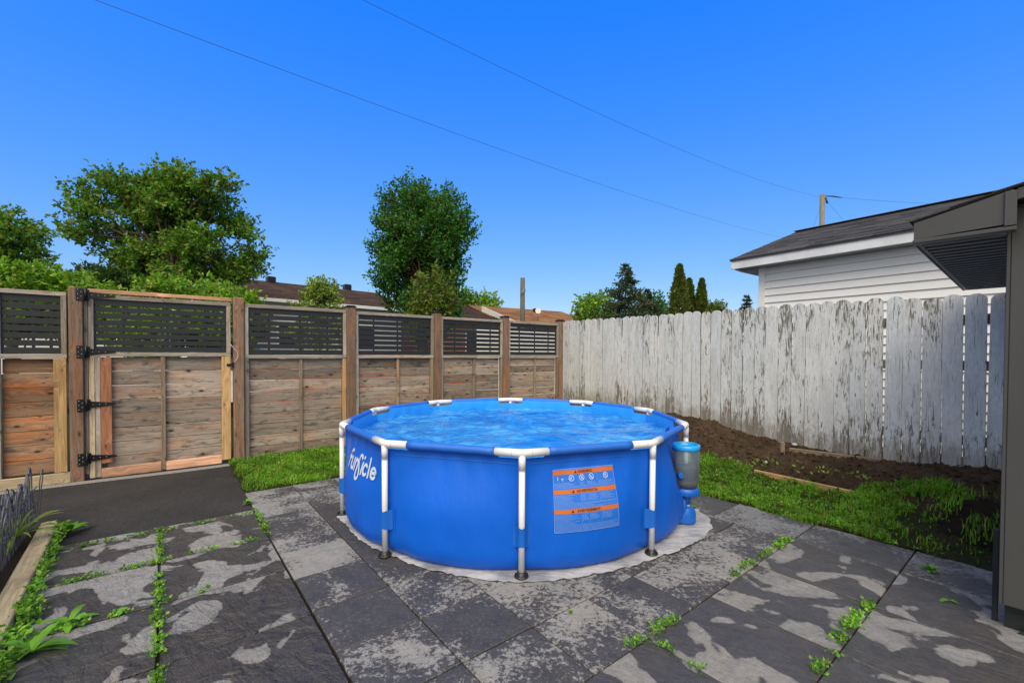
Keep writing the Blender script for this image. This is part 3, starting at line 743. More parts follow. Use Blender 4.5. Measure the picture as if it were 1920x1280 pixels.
M['print_black'] = plain('black_print', (.01, .01, .012), .5, var=.02)
b = MB(); r_ = .5
F_ = [[(.15, 0), (.15, 1.25)]+arc(.50, 1.25, .35, 180, 90, 8)+[(.78, 1.60)], [(.0, .88), (.62, .88)]]
U_ = [[(1.0, 1.0), (1.0, .42)]+arc(1.36, .40, .36, 180, 360, 12, .40)+[(1.72, 1.0)], [(1.72, .6), (1.72, 0)]]
N_ = [[(2.18, 0), (2.18, 1.0)], [(2.18, .58)]+arc(2.54, .58, .36, 180, 0, 12, .40)+[(2.90, 0)]]
S_ = [arc(3.42, 1.22, .34, 20, 180, 10)+[(3.10, .9), (3.36, .52), (3.62, .15)]+arc(3.30, -.22, .42, 20, -200, 16), [(2.90, 0), (2.9, -.25)]]
I_ = [[(4.18, 0), (4.18, .95)]]
C_ = [arc(4.98, .5, .46, 45, 315, 18)]
L_ = [[(5.80, 0), (5.80, 1.65)]]
E_ = [[(6.28, .52), (7.14, .52)]+arc(6.72, .5, .45, 5, 320, 20)]
stroke_mesh(b, F_+U_+N_+S_+I_+C_+L_+E_, .29, R(-151), .468, .0745)
stroke_mesh(b, [[(4.18, 1.42), (4.18, 1.46)]], .32, R(-151), .468, .0745)
b.build('brand_logo', M['print_white'], POOL)
# warning label
LT0 = R(-80.8); LW, LZ0, LZ1 = .437, .255, .622
lab = MB()
def lrect(b, x0, x1, y0, y1, off):
    n_ = max(1, int((x1-x0)/.025)); v = []
    m_ = max(1, int((y1-y0)/.04))
    for i in range(n_+1):
        for j in range(m_+1): v.append(on_wall(LT0, x0+(x1-x0)*i/n_, LZ0+y0+(y1-y0)*j/m_, off))
    b.add(v, [[i*(m_+1)+j, (i+1)*(m_+1)+j, (i+1)*(m_+1)+j+1, i*(m_+1)+j+1] for i in range(n_) for j in range(m_)], True)
LH = LZ1-LZ0
M['label_blue'] = plain('label_film', (.012, .14, .62), .35, var=.03)
lrect(lab, 0, LW, 0, LH, .0022); label = lab.build('warning_label', M['label_blue'], POOL)
M['print_pale'] = plain('pale_blue_print', (.20, .36, .72), .5, var=.02)
b = MB(); t_ = .0028
for (x0, x1, y0, y1) in ((0, LW, 0, t_), (0, LW, LH-t_, LH), (0, t_, 0, LH), (LW-t_, LW, 0, LH)): lrect(b, x0, x1, y0, y1, .0032)
bands = [LH-.032, .222-.0, .112-.0]; bands = [.333, .222, .110]; bh = .026
secs = [(.333, .222+bh), (.222, .110+bh), (.110, 0)]
rs2 = random.Random(3)
for si, (top, bot) in enumerate(secs):
    h = top-bot; icon = .042 if si == 0 else 0
    for xd in (.175, .228, .310):
        lrect(b, xd, xd+.0012, bot+h*.42, top-.002, .0033)
    y = top-icon-.006; ly = 0
    while y > bot+.004:
        full = (y-bot) < h*.42-icon*.3
        cells = [(.008, LW-.01)] if full else [(.008, .168), (.180, .223), (.233, .303), (.316, LW-.01)]
        for (a, c) in cells:
            ln_ = rs2.uniform(.55, .98)*(c-a) if not (full and rs2.random() < .5) else (c-a)
            if not full and ly > 5 and a > .17: continue
            x = a
            while x < a+ln_:
                wl = rs2.uniform(.004, .014); lrect(b, x, min(x+wl, a+ln_), y-.0020, y, .0034); x += wl+.0022
        y -= .0068; ly += 1
b.build('small_print', M['print_pale'], label)['kind'] = 'stuff'
b = MB()
for y in bands: lrect(b, 0, LW, y, y+bh, .0036)
b.build('label_band', M['print_orange'], label)
# warning pictograms
b = MB()
def ring(cx, cy, r, slash=True):
    st = [[(cx+r*math.cos(a*.3927), cy+r*math.sin(a*.3927)) for a in range(17)]]
    if slash: st.append([(cx-r*.7, cy+r*.7), (cx+r*.7, cy-r*.7)])
    return st
st = []
iy = .333-.022
for cx in (.125, .198, .268, .372): st += ring(cx, iy, .0165, cx != .125)
st += [[(.120, iy-.008), (.130, iy+.009)], [(.030, iy+.012), (.034, iy-.004)], [(.034, iy-.004), (.028, iy-.008)], [(.060, iy), (.064, iy-.014)], [(.058, iy-.004), (.070, iy-.002)],
       [(.192, iy-.009), (.204, iy+.009)], [(.262, iy), (.268, iy-.008)], [(.366, iy-.006), (.376, iy+.008)], [(.114, iy-.004), (.122, iy+.002)]]
for s_ in st: stroke_mesh(b, [s_], .0034, LT0, LZ0, 1.0, .0036)
b.build('pictograms', M['print_white'], label)['kind'] = 'stuff'
def wall_text(txt, xc, y, size, mat, parent, th0, z0, off):
    cu = bpy.data.curves.new('t', 'FONT'); cu.body = txt; cu.size = size; cu.align_x = 'CENTER'; cu.offset = size*.03; cu.resolution_u = 2
    o = bpy.data.objects.new('t', cu); C.objects.link(o); dg = bpy.context.evaluated_depsgraph_get(); me = bpy.data.meshes.new_from_object(o.evaluated_get(dg))
    bpy.data.objects.remove(o); b = MB(); b.add([on_wall(th0, xc+v.co.x, z0+y+v.co.y, off) for v in me.vertices], [list(p.vertices) for p in me.polygons])
    return b.build('label_text', mat, parent)
for t, y in (('\u25B2 WARNING:', .333), ('\u25B2 ADVERTENCIA:', .222), ('\u25B2 AVERTISSEMENT:', .110)):
    tx = t[2:]; wall_text(tx, LW/2+.008, y+.0055, .0215, M['print_black'], label, LT0, LZ0, .0042)
    hw = len(tx)*.0066+.014; b = MB(); cx = LW/2-hw+.004
    b.add([on_wall(LT0, cx-.010, LZ0+y+.005, .0043), on_wall(LT0, cx+.010, LZ0+y+.005, .0043), on_wall(LT0, cx, LZ0+y+.0215, .0043)], [(0, 1, 2)])
    b.build('warning_triangle', M['print_black'], label)
# ground cloth
def cloth_r(t):
    T = [(-180, 1.47), (-165, 1.50), (-158, 1.535), (-150, 1.48), (-123, 1.475), (-110, 1.51), (-88, 1.56), (-70, 1.54), (-54, 1.55), (-43, 1.60), (-33, 1.66), (-26, 1.69), (-20, 1.68), (-14, 1.62), (-5, 1.52), (20, 1.47), (180, 1.47)]
    for (a, ra), (c, rc) in zip(T, T[1:]):
        if t <= c: return ra+(rc-ra)*smooth((t-a)/(c-a))
b = MB(); v = []; NA, NR = 300, 12
for i in range(NA):
    t = -180+360*i/NA; r1 = cloth_r(t)+.006*math.sin(t*.9)+.004*math.sin(t*2.3)
    for j in range(NR+1):
        r = 1.25+(r1-1.25)*j/NR; z = .0035+.004*abs(math.sin(t*.42+r*21))*(j/NR)+(.003*math.sin(t*1.7+r*60))*(j/NR)
        v.append(PC+Vector((r*math.cos(R(t)), r*math.sin(R(t)), max(.0025, z))))
b.add(v, [[i*(NR+1)+j, i*(NR+1)+j+1, ((i+1) % NA)*(NR+1)+j+1, ((i+1) % NA)*(NR+1)+j] for i in range(NA) for j in range(NR)], True)
k = NT('ground_cloth'); p = k.pos(); n1 = k.noise(k.vmul(p, (3, 9, 1)), 1.5, 5, .6, .8); n2 = k.noise(p, 3.0, 4, .6)
M['cloth'] = k.out(k.pbr(k.mix(k.ramp(n2, .42, .62, 0, .8), k.mix(n1, (.36, .36, .37), (.54, .54, .54)), (.18, .19, .215)), k.ramp(n1, .3, .7, .35, .6), k.bump(n1, .02, .8), spec=.4))
tag(b.build('ground_cloth', M['cloth']), 'wrinkled grey white ground cloth spread on the paving under the blue pool', 'cloth')
# ------------------------------------------------------------------ filter pump beside the pool
FT = R(-25.5); FP = PC+Vector((1.497*math.cos(FT), 1.497*math.sin(FT), 0))
pump = thing('filter_pump', 'clear filter cylinder with blue cap and boot on the right side of the pool', 'filter', tuple(FP))
T_ = Matrix.Translation(FP)
k = NT('clear_smoky_plastic'); 
M['smoky'] = k.out(k.n('MixShader', {0: k.math('ADD', k.n('Fresnel', {'IOR': 1.45}).outputs[0], .24), 1: k.n('BsdfTransparent', {0: (.66, .76, .86, 1)}).outputs[0], 2: k.pbr((.28, .36, .44), .15)}).outputs[0])
b = MB(); b.lathe([(.088, .30), (.095, .34), (.098, .42), (.098, .60)], 32, T_); b.build('canister', M['smoky'], pump)
b = MB(); b.lathe([(.070, .35), (.070, .455)], 40, T_); b.build('filter_cartridge', plain('cartridge', (.10, .11, .12), .8), pump)
b = MB()
for i in range(30): b.box(.068, .078, -.002, .002, .352, .455, M=T_ @ Matrix.Rotation(i*R(12), 4, 'Z'))
b.build('pleats', plain('pleat', (.20, .22, .24), .8), pump)
b = MB(); b.lathe([(.080, .295), (.086, .345), (.05, .347)], 24, T_); b.build('rust_residue', plain('rust', (.55, .20, .04), .8, var=.4), pump)
b = MB(); b.lathe([(.099, .585), (.103, .59), (.104, .622), (.088, .630), (.084, .622), (.084, .60), (.0, .60)], 32, T_); b.build('cap', plain('light_blue_cap', (.015, .33, .78), .3), pump)
b = MB(); b.lathe([(.07, .232), (.095, .236), (.099, .24), (.099, .268), (.094, .288), (.085, .292)], 32, T_)
for i in range(20): b.box(.097, .104, -.006, .006, .24, .266, M=T_ @ Matrix.Rotation(i*R(18), 4, 'Z'), b=.002)
b.build('locking_ring', M['blue2'], pump)
b = MB(); b.lathe([(.038, .16), (.040, .20), (.06, .232)], 20, T_); 
side = Vector((-math.sin(FT), math.cos(FT), 0))
b.tube([FP+Vector((-.03, -.03, .23)), FP+Vector((-.028, -.03, .12)), FP+Vector((-.02, -.02, .05))], .026, 10); b.build('outlet_pipe', M['blue2'], pump)
b = MB(); b.tube([FP+Vector((.015, .0, .16)), FP+Vector((.015, 0, .08))], .020, 12); b.build('support_tube', M['white_tube'], pump)
b = MB(); b.lathe([(.078, .008), (.083, .02), (.082, .08), (.070, .12), (.045, .14), (.03, .142)], 18, T_ @ Matrix.Scale(.72, 4, (0, 1, 0)), smooth=True)
b.box(-.085, -.02, -.05, .05, .01, .10, M=T_, b=.015); b.build('boot', M['blue2'], pump)
b = MB(); b.tube([FP+Vector((-.088, -.03, .60)), FP+Vector((-.10, -.035, .5)), FP+Vector((-.095, -.045, .38)), FP+Vector((-.07, -.06, .30)), FP+Vector((-.045, -.07, .22)), FP+Vector((-.05, -.065, .12)), FP+Vector((-.075, -.05, .07))], .006, 8)
b.build('power_cable', M['cable'], pump)
b = MB()
for z in (.44, .49, .535, .575): b.box(-.095, -.03, -.05, -.044, z-.003, z+.003, M=T_ @ Matrix.Rotation(R(-15), 4, 'Z'))
b.lathe([(.02, 0), (.02, .05)], 12, T_ @ Matrix.Translation((-.07, -.05, .40)) @ Matrix.Rotation(R(90), 4, 'X')); b.build('inlet_fitting', M['blue2'], pump)['kind'] = 'stuff'

# ------------------------------------------------------------------ house at the right edge
HA = R(40.0); HU = Vector((math.cos(HA), math.sin(HA), 0)); HV = Vector((math.sin(HA), -math.cos(HA), 0))   # HV: along the gable wall to the right
HC = at(1894, 700, 2.10); HC.z = 0
house = thing('house', 'corner of a grey trimmed house with dark eave and beige siding at the right edge', 'house', tuple(HC), HA)
rz0_ = 2.015+.335*.24-.062
MH = quat_frame(HV, -HU, Vector((0, 0, 1)), HC)      # x along gable wall, y towards the yard, z up
k = NT('grey_aluminium'); p = k.pos(); n1 = k.noise(p, 6, 4); 
M['trim'] = k.out(k.pbr(k.mix(n1, (.056, .057, .056), (.068, .068, .067)), .42, k.bump(k.noise(k.vmul(p, (3, 3, .8)), 3, 3, .5), .01, .35), spec=.4))
M['soffit'] = plain('dark_soffit', (.13, .13, .13), .45)
M['siding_b'] = plain('beige_siding', (.42, .38, .31), .6, bump=.4)
def shingle(name, a, b_):
    k = NT(name); r = k.isl(); p = k.pos(); c = k.mix(r, a, b_); c = k.mix(1.0, c, k.grey(k.ramp(k.noise(p, 60, 3, .8), .3, .7, .7, 1.3)), 'MULTIPLY')
    c = k.mix(1.0, c, k.grey(k.ramp(k.noise(p, .9, 3), .3, .7, .85, 1.15)), 'MULTIPLY')
    return k.out(k.pbr(c, .95, k.bump(k.noise(p, 80, 3), .004, .8), spec=.15))
M['sh_dark'] = shingle('dark_shingle', (.034, .034, .035), (.085, .083, .083))
M['sh_brown'] = shingle('brown_shingle', (.055, .035, .028), (.10, .065, .050))
M['sh_choc'] = shingle('chocolate_shingle', (.040, .027, .022), (.07, .045, .035))
M['sh_tan'] = shingle('tan_shingle', (.17, .085, .040), (.30, .165, .085))
M['sh_grey'] = shingle('grey_shingle', (.11, .10, .09), (.17, .15, .135))
b = MB(); b.box(.0, 3.4, -3.0, -.03, .16, 1.98, M=MH); b.build('wall', M['siding_b'], house)
for i in range(19):
    z = .155+i*.104
    q = MB(); q.add([(.088, .012, z), (3.4, .012, z), (3.4, -.006, z+.104), (.088, -.006, z+.104), (.088, -.028, z), (3.4, -.028, z), (3.4, -.028, z+.104), (.088, -.028, z+.104)],
                    [(0, 1, 2, 3), (4, 5, 1, 0), (4, 0, 3, 7), (1, 5, 6, 2)], M=MH); q.build('siding_board', M['siding_b'], house)
b = MB(); b.box(-.006, .086, -.03, .022, .135, rz0_, M=MH, b=.003); b.box(-.02, -.0065, -.11, .02, .135, rz0_, M=MH, b=.002); b.build('corner_trim', M['trim'], house)
ov = .335; zs_ = 1.925; pitch_ = .24
def rz(x): return 1.985+.03+(x+ov)*pitch_
# soffit of the eave running away from the camera: ribbed panels
ylen = 2.42
for i in range(24):
    y1 = .085-i*.104; q = MB(); q.box(-ov+.02, -.021, y1-.098, y1-.060, zs_-.014, zs_+.004, M=MH, b=.003); q.box(-ov+.02, -.021, y1-.060, y1-.046, zs_+.016, zs_+.020, M=MH)
    q.box(-ov+.02, -.021, y1-.048, y1-.014, zs_-.006, zs_+.004, M=MH, b=.003); q.box(-ov+.02, -.021, y1-.016, y1+.004, zs_+.016, zs_+.020, M=MH); q.build('soffit_panel', M['soffit'], house)
b = MB(); b.box(-ov, -ov+.02, -ylen, .09, zs_-.012, zs_+.085, M=MH, b=.002); b.box(-ov-.010, -ov-.0005, -ylen, .09, zs_-.016, zs_+.0, M=MH, b=.002); b.build('fascia', M['trim'], house)
# boxed gable return
b = MB(); b.prism([(-ov, zs_+.0), (.0, zs_+.012), (.0, rz(.0)-.006), (-ov, rz(-ov)-.006)], 0, .035, M=MH @ Matrix.Translation((0, .150, 0)) @ Matrix.Rotation(R(90), 4, 'X')); b.build('eave_return', M['trim'], house)
b = MB(); b.box(-ov-.004, .012, .093, .158, zs_-.022, zs_-.001, M=MH, b=.004); b.box(-.026, .012, .120, .160, zs_+.001, rz(0)-.012, M=MH, b=.002); b.build('return_trim', M['trim'], house)
b = MB(); b.prism([(.0125, rz(.0125)-.055), (3.4, rz(3.4)-.055), (3.4, rz(3.4)-.006), (.0125, rz(.0125)-.006)], 0, .03, M=MH @ Matrix.Translation((0, .142, 0)) @ Matrix.Rotation(R(90), 4, 'X')); b.build('rake_board', M['trim'], house)
b = MB(); b.prism([(-.02, 1.99), (3.4, 1.99), (3.4, rz(3.4)-.06), (-.02, rz(0)-.06)], 0, .1, M=MH @ Matrix.Translation((0, .02, 0)) @ Matrix.Rotation(R(90), 4, 'X')); b.build('gable_wall', M['trim'], house)
b = MB(); ang = math.atan(pitch_)
for j in range(24):
    for i in range(16):
        x0 = -ov-.018+j*.145; y1 = .155-i*.16
        b.box(0, .155, y1-.158, y1, .0, .006, M=MH @ Matrix.Translation((x0, 0, rz(x0)+.004+.0045)) @ Matrix.Rotation(-ang+.035, 4, 'Y'))
o = b.build('shingles', M['sh_dark'], house); o['kind'] = 'stuff'
b = MB(); b.prism([(-ov-.002, rz(-ov)-.0), (3.4, rz(3.4)-.0), (3.4, rz(3.4)+.010), (-ov-.002, rz(-ov)+.010)], 0, 2.58, M=MH @ Matrix.Translation((0, .148, 0)) @ Matrix.Rotation(R(90), 4, 'X')); b.build('roof_deck', M['sh_dark'], house)
# skirting under the wall
M['dkwood'] = plain('black_green_paint', (.012, .016, .016), .6, var=.3)
b = MB(); b.box(-.045, -.024, -.12, -.09, -.02, .46, M=MH, b=.002); b.box(.0, .085, -.10, -.06, -.02, .16, M=MH, b=.002); b.box(.0, 3.4, -.05, -.03, .10, .16, M=MH, b=.002); b.build('skirt_frame', M['dkwood'], house)
b = MB()
for i in range(16):
    for s_ in (1, -1):
        b.box(-.012, .012, -.004, .004, -.13, .13, M=MH @ Matrix.Translation((.13+i*.085, -.035+(.009 if s_ > 0 else 0), .07)) @ Matrix.Rotation(s_*R(45), 4, 'Y'))
b.build('skirt_lattice', M['dkwood'], house)
b = MB(); b.box(0, 3.3, -2.9, -.14, -.05, .15, M=MH); b.build('crawl_space', M['dirt'], house)

# ------------------------------------------------------------------ white garage behind the picket fence
GC = Vector((3.98, 7.05, 0)); gar = thing('garage', 'white sided garage with dark shingle roof behind the picket fence', 'garage', tuple(GC), HA)
gd = (at(1960-0, 600, 1)-Vector()).normalized()
GV = Vector((math.sin(R(36)), -math.cos(R(36)), 0)); GU = Vector((math.cos(R(36)), math.sin(R(36)), 0))
MGR = quat_frame(GV, GU, Vector((0, 0, 1)), GC)   # x along the eave wall towards the right, y away
k = NT('white_vinyl'); p = k.pos()
M['vinyl'] = k.out(k.pbr(k.mix(k.noise(p, 5, 4), (.77, .765, .74), (.84, .835, .81)), .5, k.bump(k.noise(k.vmul(p, (2, 2, 60)), 1, 4), .002, .5), spec=.3))
M['white_alu'] = plain('white_fascia', (.62, .64, .66), .5, var=.15, scale=3)
GL = 7.0; GD = 4.4; gz = 2.72
b = MB(); b.box(0, GL, .03, GD, 0, gz, M=MGR); b.build('wall', M['vinyl'], gar)
for i in range(23):
    z = .12+i*.113
    q = MB(); q.add([(.07, -.002, z), (GL, -.002, z), (GL, .022, z+.110), (.07, .022, z+.110), (.07, .028, z), (GL, .028, z), (.07, .028, z+.110), (GL, .028, z+.110)], [(0, 1, 2, 3), (4, 5, 1, 0), (4, 0, 3, 6), (1, 5, 7, 2)], M=MGR)
    q.build('siding_board', M['vinyl'], gar)
b = MB(); b.box(-.02, .072, -.012, .10, 0, gz, M=MGR, b=.003); b.build('corner_trim', M['vinyl'], gar)
b = MB(); b.box(-.30, GL, -.27, .027, gz-.0, gz+.012, M=MGR); b.build('soffit', plain('soffit_grey', (.25, .27, .29), .6), gar)
b = MB(); b.box(-.32, GL, -.295, -.272, gz-.012, gz+.125, M=MGR, b=.003); b.build('fascia', M['white_alu'], gar)
rh = .345; Rw = GD/2+.30
def grz(y): return gz+.135+(y+.30)*rh
b = MB()
b.prism([(-.30, gz+.0), (-.30, grz(-.30)-.02), (GD/2, grz(GD/2)-.02), (GD+.3, grz(-.30)-.02), (GD+.3, gz), (GD, gz-.02), (0, gz-.02)], 0, .025, M=MGR @ Matrix.Translation((-.315, 0, 0)) @ quat_frame(Vector((0, 1, 0)), Vector((0, 0, 1)), Vector((1, 0, 0)), Vector((0, 0, 0))))
b.build('gable_end', M['white_alu'], gar)
b = MB(); ang = math.atan(rh); ncourse = int((Rw/math.cos(ang))/.135)+1
for j in range(ncourse):
    y = -.315+j*.135*math.cos(ang)
    if y > GD/2: break
    x = -.34-random.uniform(0, .2)
    while x < GL:
        ww = random.choice((.2, .25, .3, .33)); x0 = max(x, -.34)
        b.box(x0, x+ww-.004, 0, .15, 0, .012+random.uniform(0, .004), M=MGR @ Matrix.Translation((0, y, grz(y)+.004)) @ Matrix.Rotation(ang-.035, 4, 'X')); x += ww
o = b.build('shingles', M['sh_dark'], gar); o['kind'] = 'stuff'
b = MB()
b.add([(-.335, -.31, grz(-.31)), (GL, -.31, grz(-.31)), (GL, GD/2, grz(GD/2)), (-.335, GD/2, grz(GD/2)), (-.335, GD+.3, grz(-.3)), (GL, GD+.3, grz(-.3)),
       (-.335, -.31, grz(-.31)-.02), (GL, -.31, grz(-.31)-.02), (GL, GD/2, grz(GD/2)-.02), (-.335, GD/2, grz(GD/2)-.02), (-.335, GD+.3, grz(-.3)-.02), (GL, GD+.3, grz(-.3)-.02)],
      [(0, 1, 2, 3), (3, 2, 5, 4), (6, 7, 1, 0), (9, 6, 0, 3), (10, 9, 3, 4), (7, 6, 9, 8), (8, 9, 10, 11)], M=MGR); b.build('roof_deck', M['sh_dark'], gar)
q = MB(); q.box(-.34, GL, GD/2-.12, GD/2+.12, grz(GD/2)+.006, grz(GD/2)+.018, M=MGR, b=.003); q.build('ridge_cap', M['sh_dark'], gar)

# ------------------------------------------------------------------ row houses behind
def row_house(label, P, ang_, L, D, ze, zr, rmat, wmat, name='row_house', vents=(), windows=(), gable=None, ovh=.35, trim=None):
    """P: right front corner of the eave wall; the wall runs back along -x (towards the left)"""
    xu = Vector((math.cos(ang_), math.sin(ang_), 0)); yu = Vector((-xu.y, xu.x, 0)); Mx = quat_frame(xu, yu, Vector((0, 0, 1)), P)
    h = thing(name, label, 'house', tuple(P), ang_)
    q = MB(); q.prism([(0, 0), (0, ze), (D/2, zr-.12), (D, ze), (D, 0)], -L, 0, M=Mx @ quat_frame(Vector((0, 1, 0)), Vector((0, 0, 1)), Vector((1, 0, 0)), Vector((0, 0, 0)))); q.build('wall', wmat, h)
    sl = (zr-ze)/(D/2); e0 = -ovh
    q = MB(); n = 14; z_ = lambda y: ze+.02+y*sl
    for j in range(n):
        y0 = e0+(D/2-e0)*j/n; y1 = e0+(D/2-e0)*(j+1)/n
        x = -L-ovh
        while x < ovh:
            x1 = min(ovh, x+random.uniform(.5, 1.0))
            q.add([(x, y0, z_(y0)+.03), (x1-.01, y0, z_(y0)+.03), (x1-.01, y1, z_(y1)), (x, y1, z_(y1)), (x, y0, z_(y0)), (x1-.01, y0, z_(y0))], [(0, 1, 2, 3), (4, 5, 1, 0)], M=Mx); x = x1
    q.add([(-L-ovh, e0, z_(e0)-.01), (ovh, e0, z_(e0)-.01), (ovh, D/2, z_(D/2)-.01), (-L-ovh, D/2, z_(D/2)-.01), (-L-ovh, D-e0, z_(e0)-.01), (ovh, D-e0, z_(e0)-.01)], [(0, 1, 2, 3), (3, 2, 5, 4)], M=Mx)
    q.build('roof', rmat, h)
    q = MB(); q.box(-L-ovh, ovh, e0-.03, e0, z_(e0)-.16, z_(e0)-.012, M=Mx)
    q.prism([(e0, z_(e0)-.16), (e0, z_(e0)-.01), (D/2, z_(D/2)-.012), (D-e0, z_(e0)-.01), (D-e0, z_(e0)-.16), (D/2, z_(D/2)-.17)], ovh, ovh+.03, M=Mx @ quat_frame(Vector((0, 1, 0)), Vector((0, 0, 1)), Vector((1, 0, 0)), Vector((0, 0, 0))))
    q.build('fascia', trim or M['vinyl'], h)
    for (x, y) in vents:
        q = MB(); q.box(x-.2, x+.2, y-.2, y+.2, z_(y)-.1, z_(y)+.30, M=Mx, b=.04); q.build('roof_vent', M['black_metal'], h)
    for (x, z, ww, hh) in windows:
        q = MB(); q.box(x-ww/2-.07, x+ww/2+.07, -.03, -.002, z-.07, z+hh+.07, M=Mx); wf = q.build('window', M['vinyl'], h)
        q = MB(); q.box(x-ww/2, x+ww/2, -.036, -.031, z, z+hh, M=Mx); q.build('pane', M['pane'], wf)
    return h
M['pane'] = plain('window_pane', (.03, .035, .04), .08, spec=.8)
k = NT('brick'); p = k.obj(); bt = k.n('TexBrick', {'Vector': k.vmul(k.n('VectorRotate', {'Vector': p, 'Angle': R(-90)}, rotation_type='X_AXIS').outputs[0], (1, 1, 1)), 'Scale': 4.0, 'Color1': (.22, .08, .04, 1), 'Color2': (.30, .12, .06, 1), 'Mortar': (.30, .24, .2, 1)})
M['brick'] = k.out(k.pbr(bt.outputs[0], .85))
k = NT('horizontal_siding'); p = k.pos(); z = k.sep(p)[2]; fr_ = k.math('FRACT', k.math('MULTIPLY', z, 7.5))
M['siding_far'] = k.out(k.pbr((.66, .65, .62), .6, k.bump(fr_, .02, .9)))
PA = at(752, 585, 24); PA.z = 0; AA = R(44)
row_house('long low row house with brown shingle roof and white siding left of the maple', PA, AA, 7.7, 7, 3.80, 4.95, M['sh_brown'], M['siding_far'], vents=((-5.6, 3.2), (-1.5, 3.5)),
          windows=((-2.2, 1.6, 1.1, 1.1), (-5.5, 1.6, 1.3, 1.1)))
PB = at(938, 597, 29); PB.z = 0
row_house('dark brown roofed brick row house just right of the maple', PB, R(33), 9, 8, 3.55, 4.75, M['sh_choc'], M['brick'], windows=((-2, 1.4, 1, 1.2),))
PCc = at(1108, 606, 33.5); PCc.z = 0
row_house('tan shingled brick row house with white gable trim behind the wooden pole', PCc, R(33), 8.2, 8, 3.55, 4.85, M['sh_tan'], M['brick'], vents=((-3, 3),), windows=((-2, 1.4, 1, 1.2),))
PD = at(1172, 612, 39); PD.z = 0
row_house('grey roofed row house with dark vent farthest right of the row', PD, R(33), 9, 8, 3.5, 4.9, M['sh_grey'], M['brick'], vents=((-7, 3.4), (-3.5, 1)))
# white gable infill at the left end of the tan house
q = MB(); a0, a1, a2 = at(903, 574, 30.6), at(968, 603, 27.8), at(935, 606, 28.2)
q.add([a0, a1, Vector((a1.x, a1.y, 1)), Vector((a0.x, a0.y, 1))], [(0, 1, 2, 3)]); q.add([p_+Vector((.1, .25, 0)) for p_ in (a0, a1, Vector((a1.x, a1.y, 1)), Vector((a0.x, a0.y, 1)))], [(3, 2, 1, 0)])
q.add([a0, a1, a1+Vector((.1, .25, 0)), a0+Vector((.1, .25, 0))], [(0, 1, 2, 3)])
tag(q.build('dividing_wall', M['siding_far']), 'white sided fire wall rising between the dark brown and tan roofs', 'wall')
PE = at(262, 540, 27); PE.z = 0
row_house('grey roofed house half hidden behind the trees at the left', PE, R(25), 12, 8, 4.3, 6.1, M['sh_grey'], M['siding_far'])
# dish on the tan roof
q = MB(); dp = at(1009, 583, 30.5); q.tube([dp+Vector((0, .3, -.6)), dp], .03, 6); q.lathe([(.0, 0), (.12, .02), (.20, .06)], 16, Matrix.Translation(dp) @ Matrix.Rotation(R(80), 4, 'X'))
tag(q.build('satellite_dish', M['steel']), 'small grey satellite dish on the tan shingled roof', 'dish')

# white vinyl fence in the lane behind
vf = thing('vinyl_fence', 'white vertical board fence across the lane, seen through the black slats', 'fence', (-1.0, 12.5, 0), R(33))
MV = Matrix.Translation((-1.0, 12.5, 0)) @ Matrix.Rotation(R(33), 4, 'Z')
for i in range(34):
    q = MB(); q.box(i*.24, i*.24+.228, 0, .03, .0, 2.08, M=MV, b=.004); q.build('board', M['vinyl'], vf)
# ------------------------------------------------------------------ cars behind the fence
def car(label, P, rot, mat, L=4.3, W=1.75):
    t = thing('parked_car', label, 'car', tuple(P), rot); Mx = Matrix.Translation(P) @ Matrix.Rotation(rot, 4, 'Z')
    prof = [(0, .35), (.02, .72), (.28, .88), (1.05, .95), (1.65, 1.40), (2.2, 1.46), (3.1, 1.44), (3.85, 1.02), (4.22, .92), (4.3, .6), (4.25, .3)]
    q = MB(); NS = 7; v = []
    for (x, z) in prof:
        for j in range(NS):
            y = -1+2*j/(NS-1); inset = max(0, z-.95)*.38; v.append((x, y*(W/2-inset-.03*(abs(y) > .9)), z-.04*y*y))
    fcs = [[i*NS+j, i*NS+j+1, (i+1)*NS+j+1, (i+1)*NS+j] for i in range(len(prof)-1) for j in range(NS-1)]
    for s_ in (0, NS-1): fcs.append([i*NS+s_ for i in range(len(prof))])
    q.add(v, fcs, False, Mx); q.build('body', mat, t)
    for s_ in (-1, 1):
        q = MB(); y = s_*(W/2-.075)
        q.add([(1.22, y+s_*.062, .99), (3.55, y+s_*.062, .99), (3.1, y-s_*.07, 1.36), (1.72, y-s_*.07, 1.34)], [(0, 1, 2, 3)], M=Mx); q.build('side_window', M['pane'], t)
        for x in (.85, 3.4):
            q = MB(); q.lathe([(.32, -.1), (.32, .1)], 20, Mx @ Matrix.Translation((x, s_*(W/2-.1), .32)) @ Matrix.Rotation(R(90), 4, 'X')); wh = q.build('wheel', M['black_plastic'], t)
            q = MB(); q.lathe([(.2, -.105), (.2, .105)], 12, Mx @ Matrix.Translation((x, s_*(W/2-.1), .32)) @ Matrix.Rotation(R(90), 4, 'X')); q.build('rim', M['steel'], wh)
    q = MB(); q.add([(1.12, -.62, .985), (1.12, .62, .985), (1.66, .52, 1.40), (1.66, -.52, 1.40)], [(0, 1, 2, 3)], M=Mx @ Matrix.Translation((-.02, 0, .012))); q.build('windscreen', M['pane'], t)
    return t
M['red_paint'] = plain('red_car_paint', (.60, .02, .01), .2, spec=.6); M['white_paint'] = plain('white_car_paint', (.72, .72, .72), .2, spec=.6)
car('red car glimpsed through the black slats left of the pool centre', Vector((-5.05, 9.1, -.13)), R(40), M['red_paint'])
car('white car glimpsed through the slats of the gate', Vector((-8.4, 8.6, -.03)), R(38), M['white_paint'])

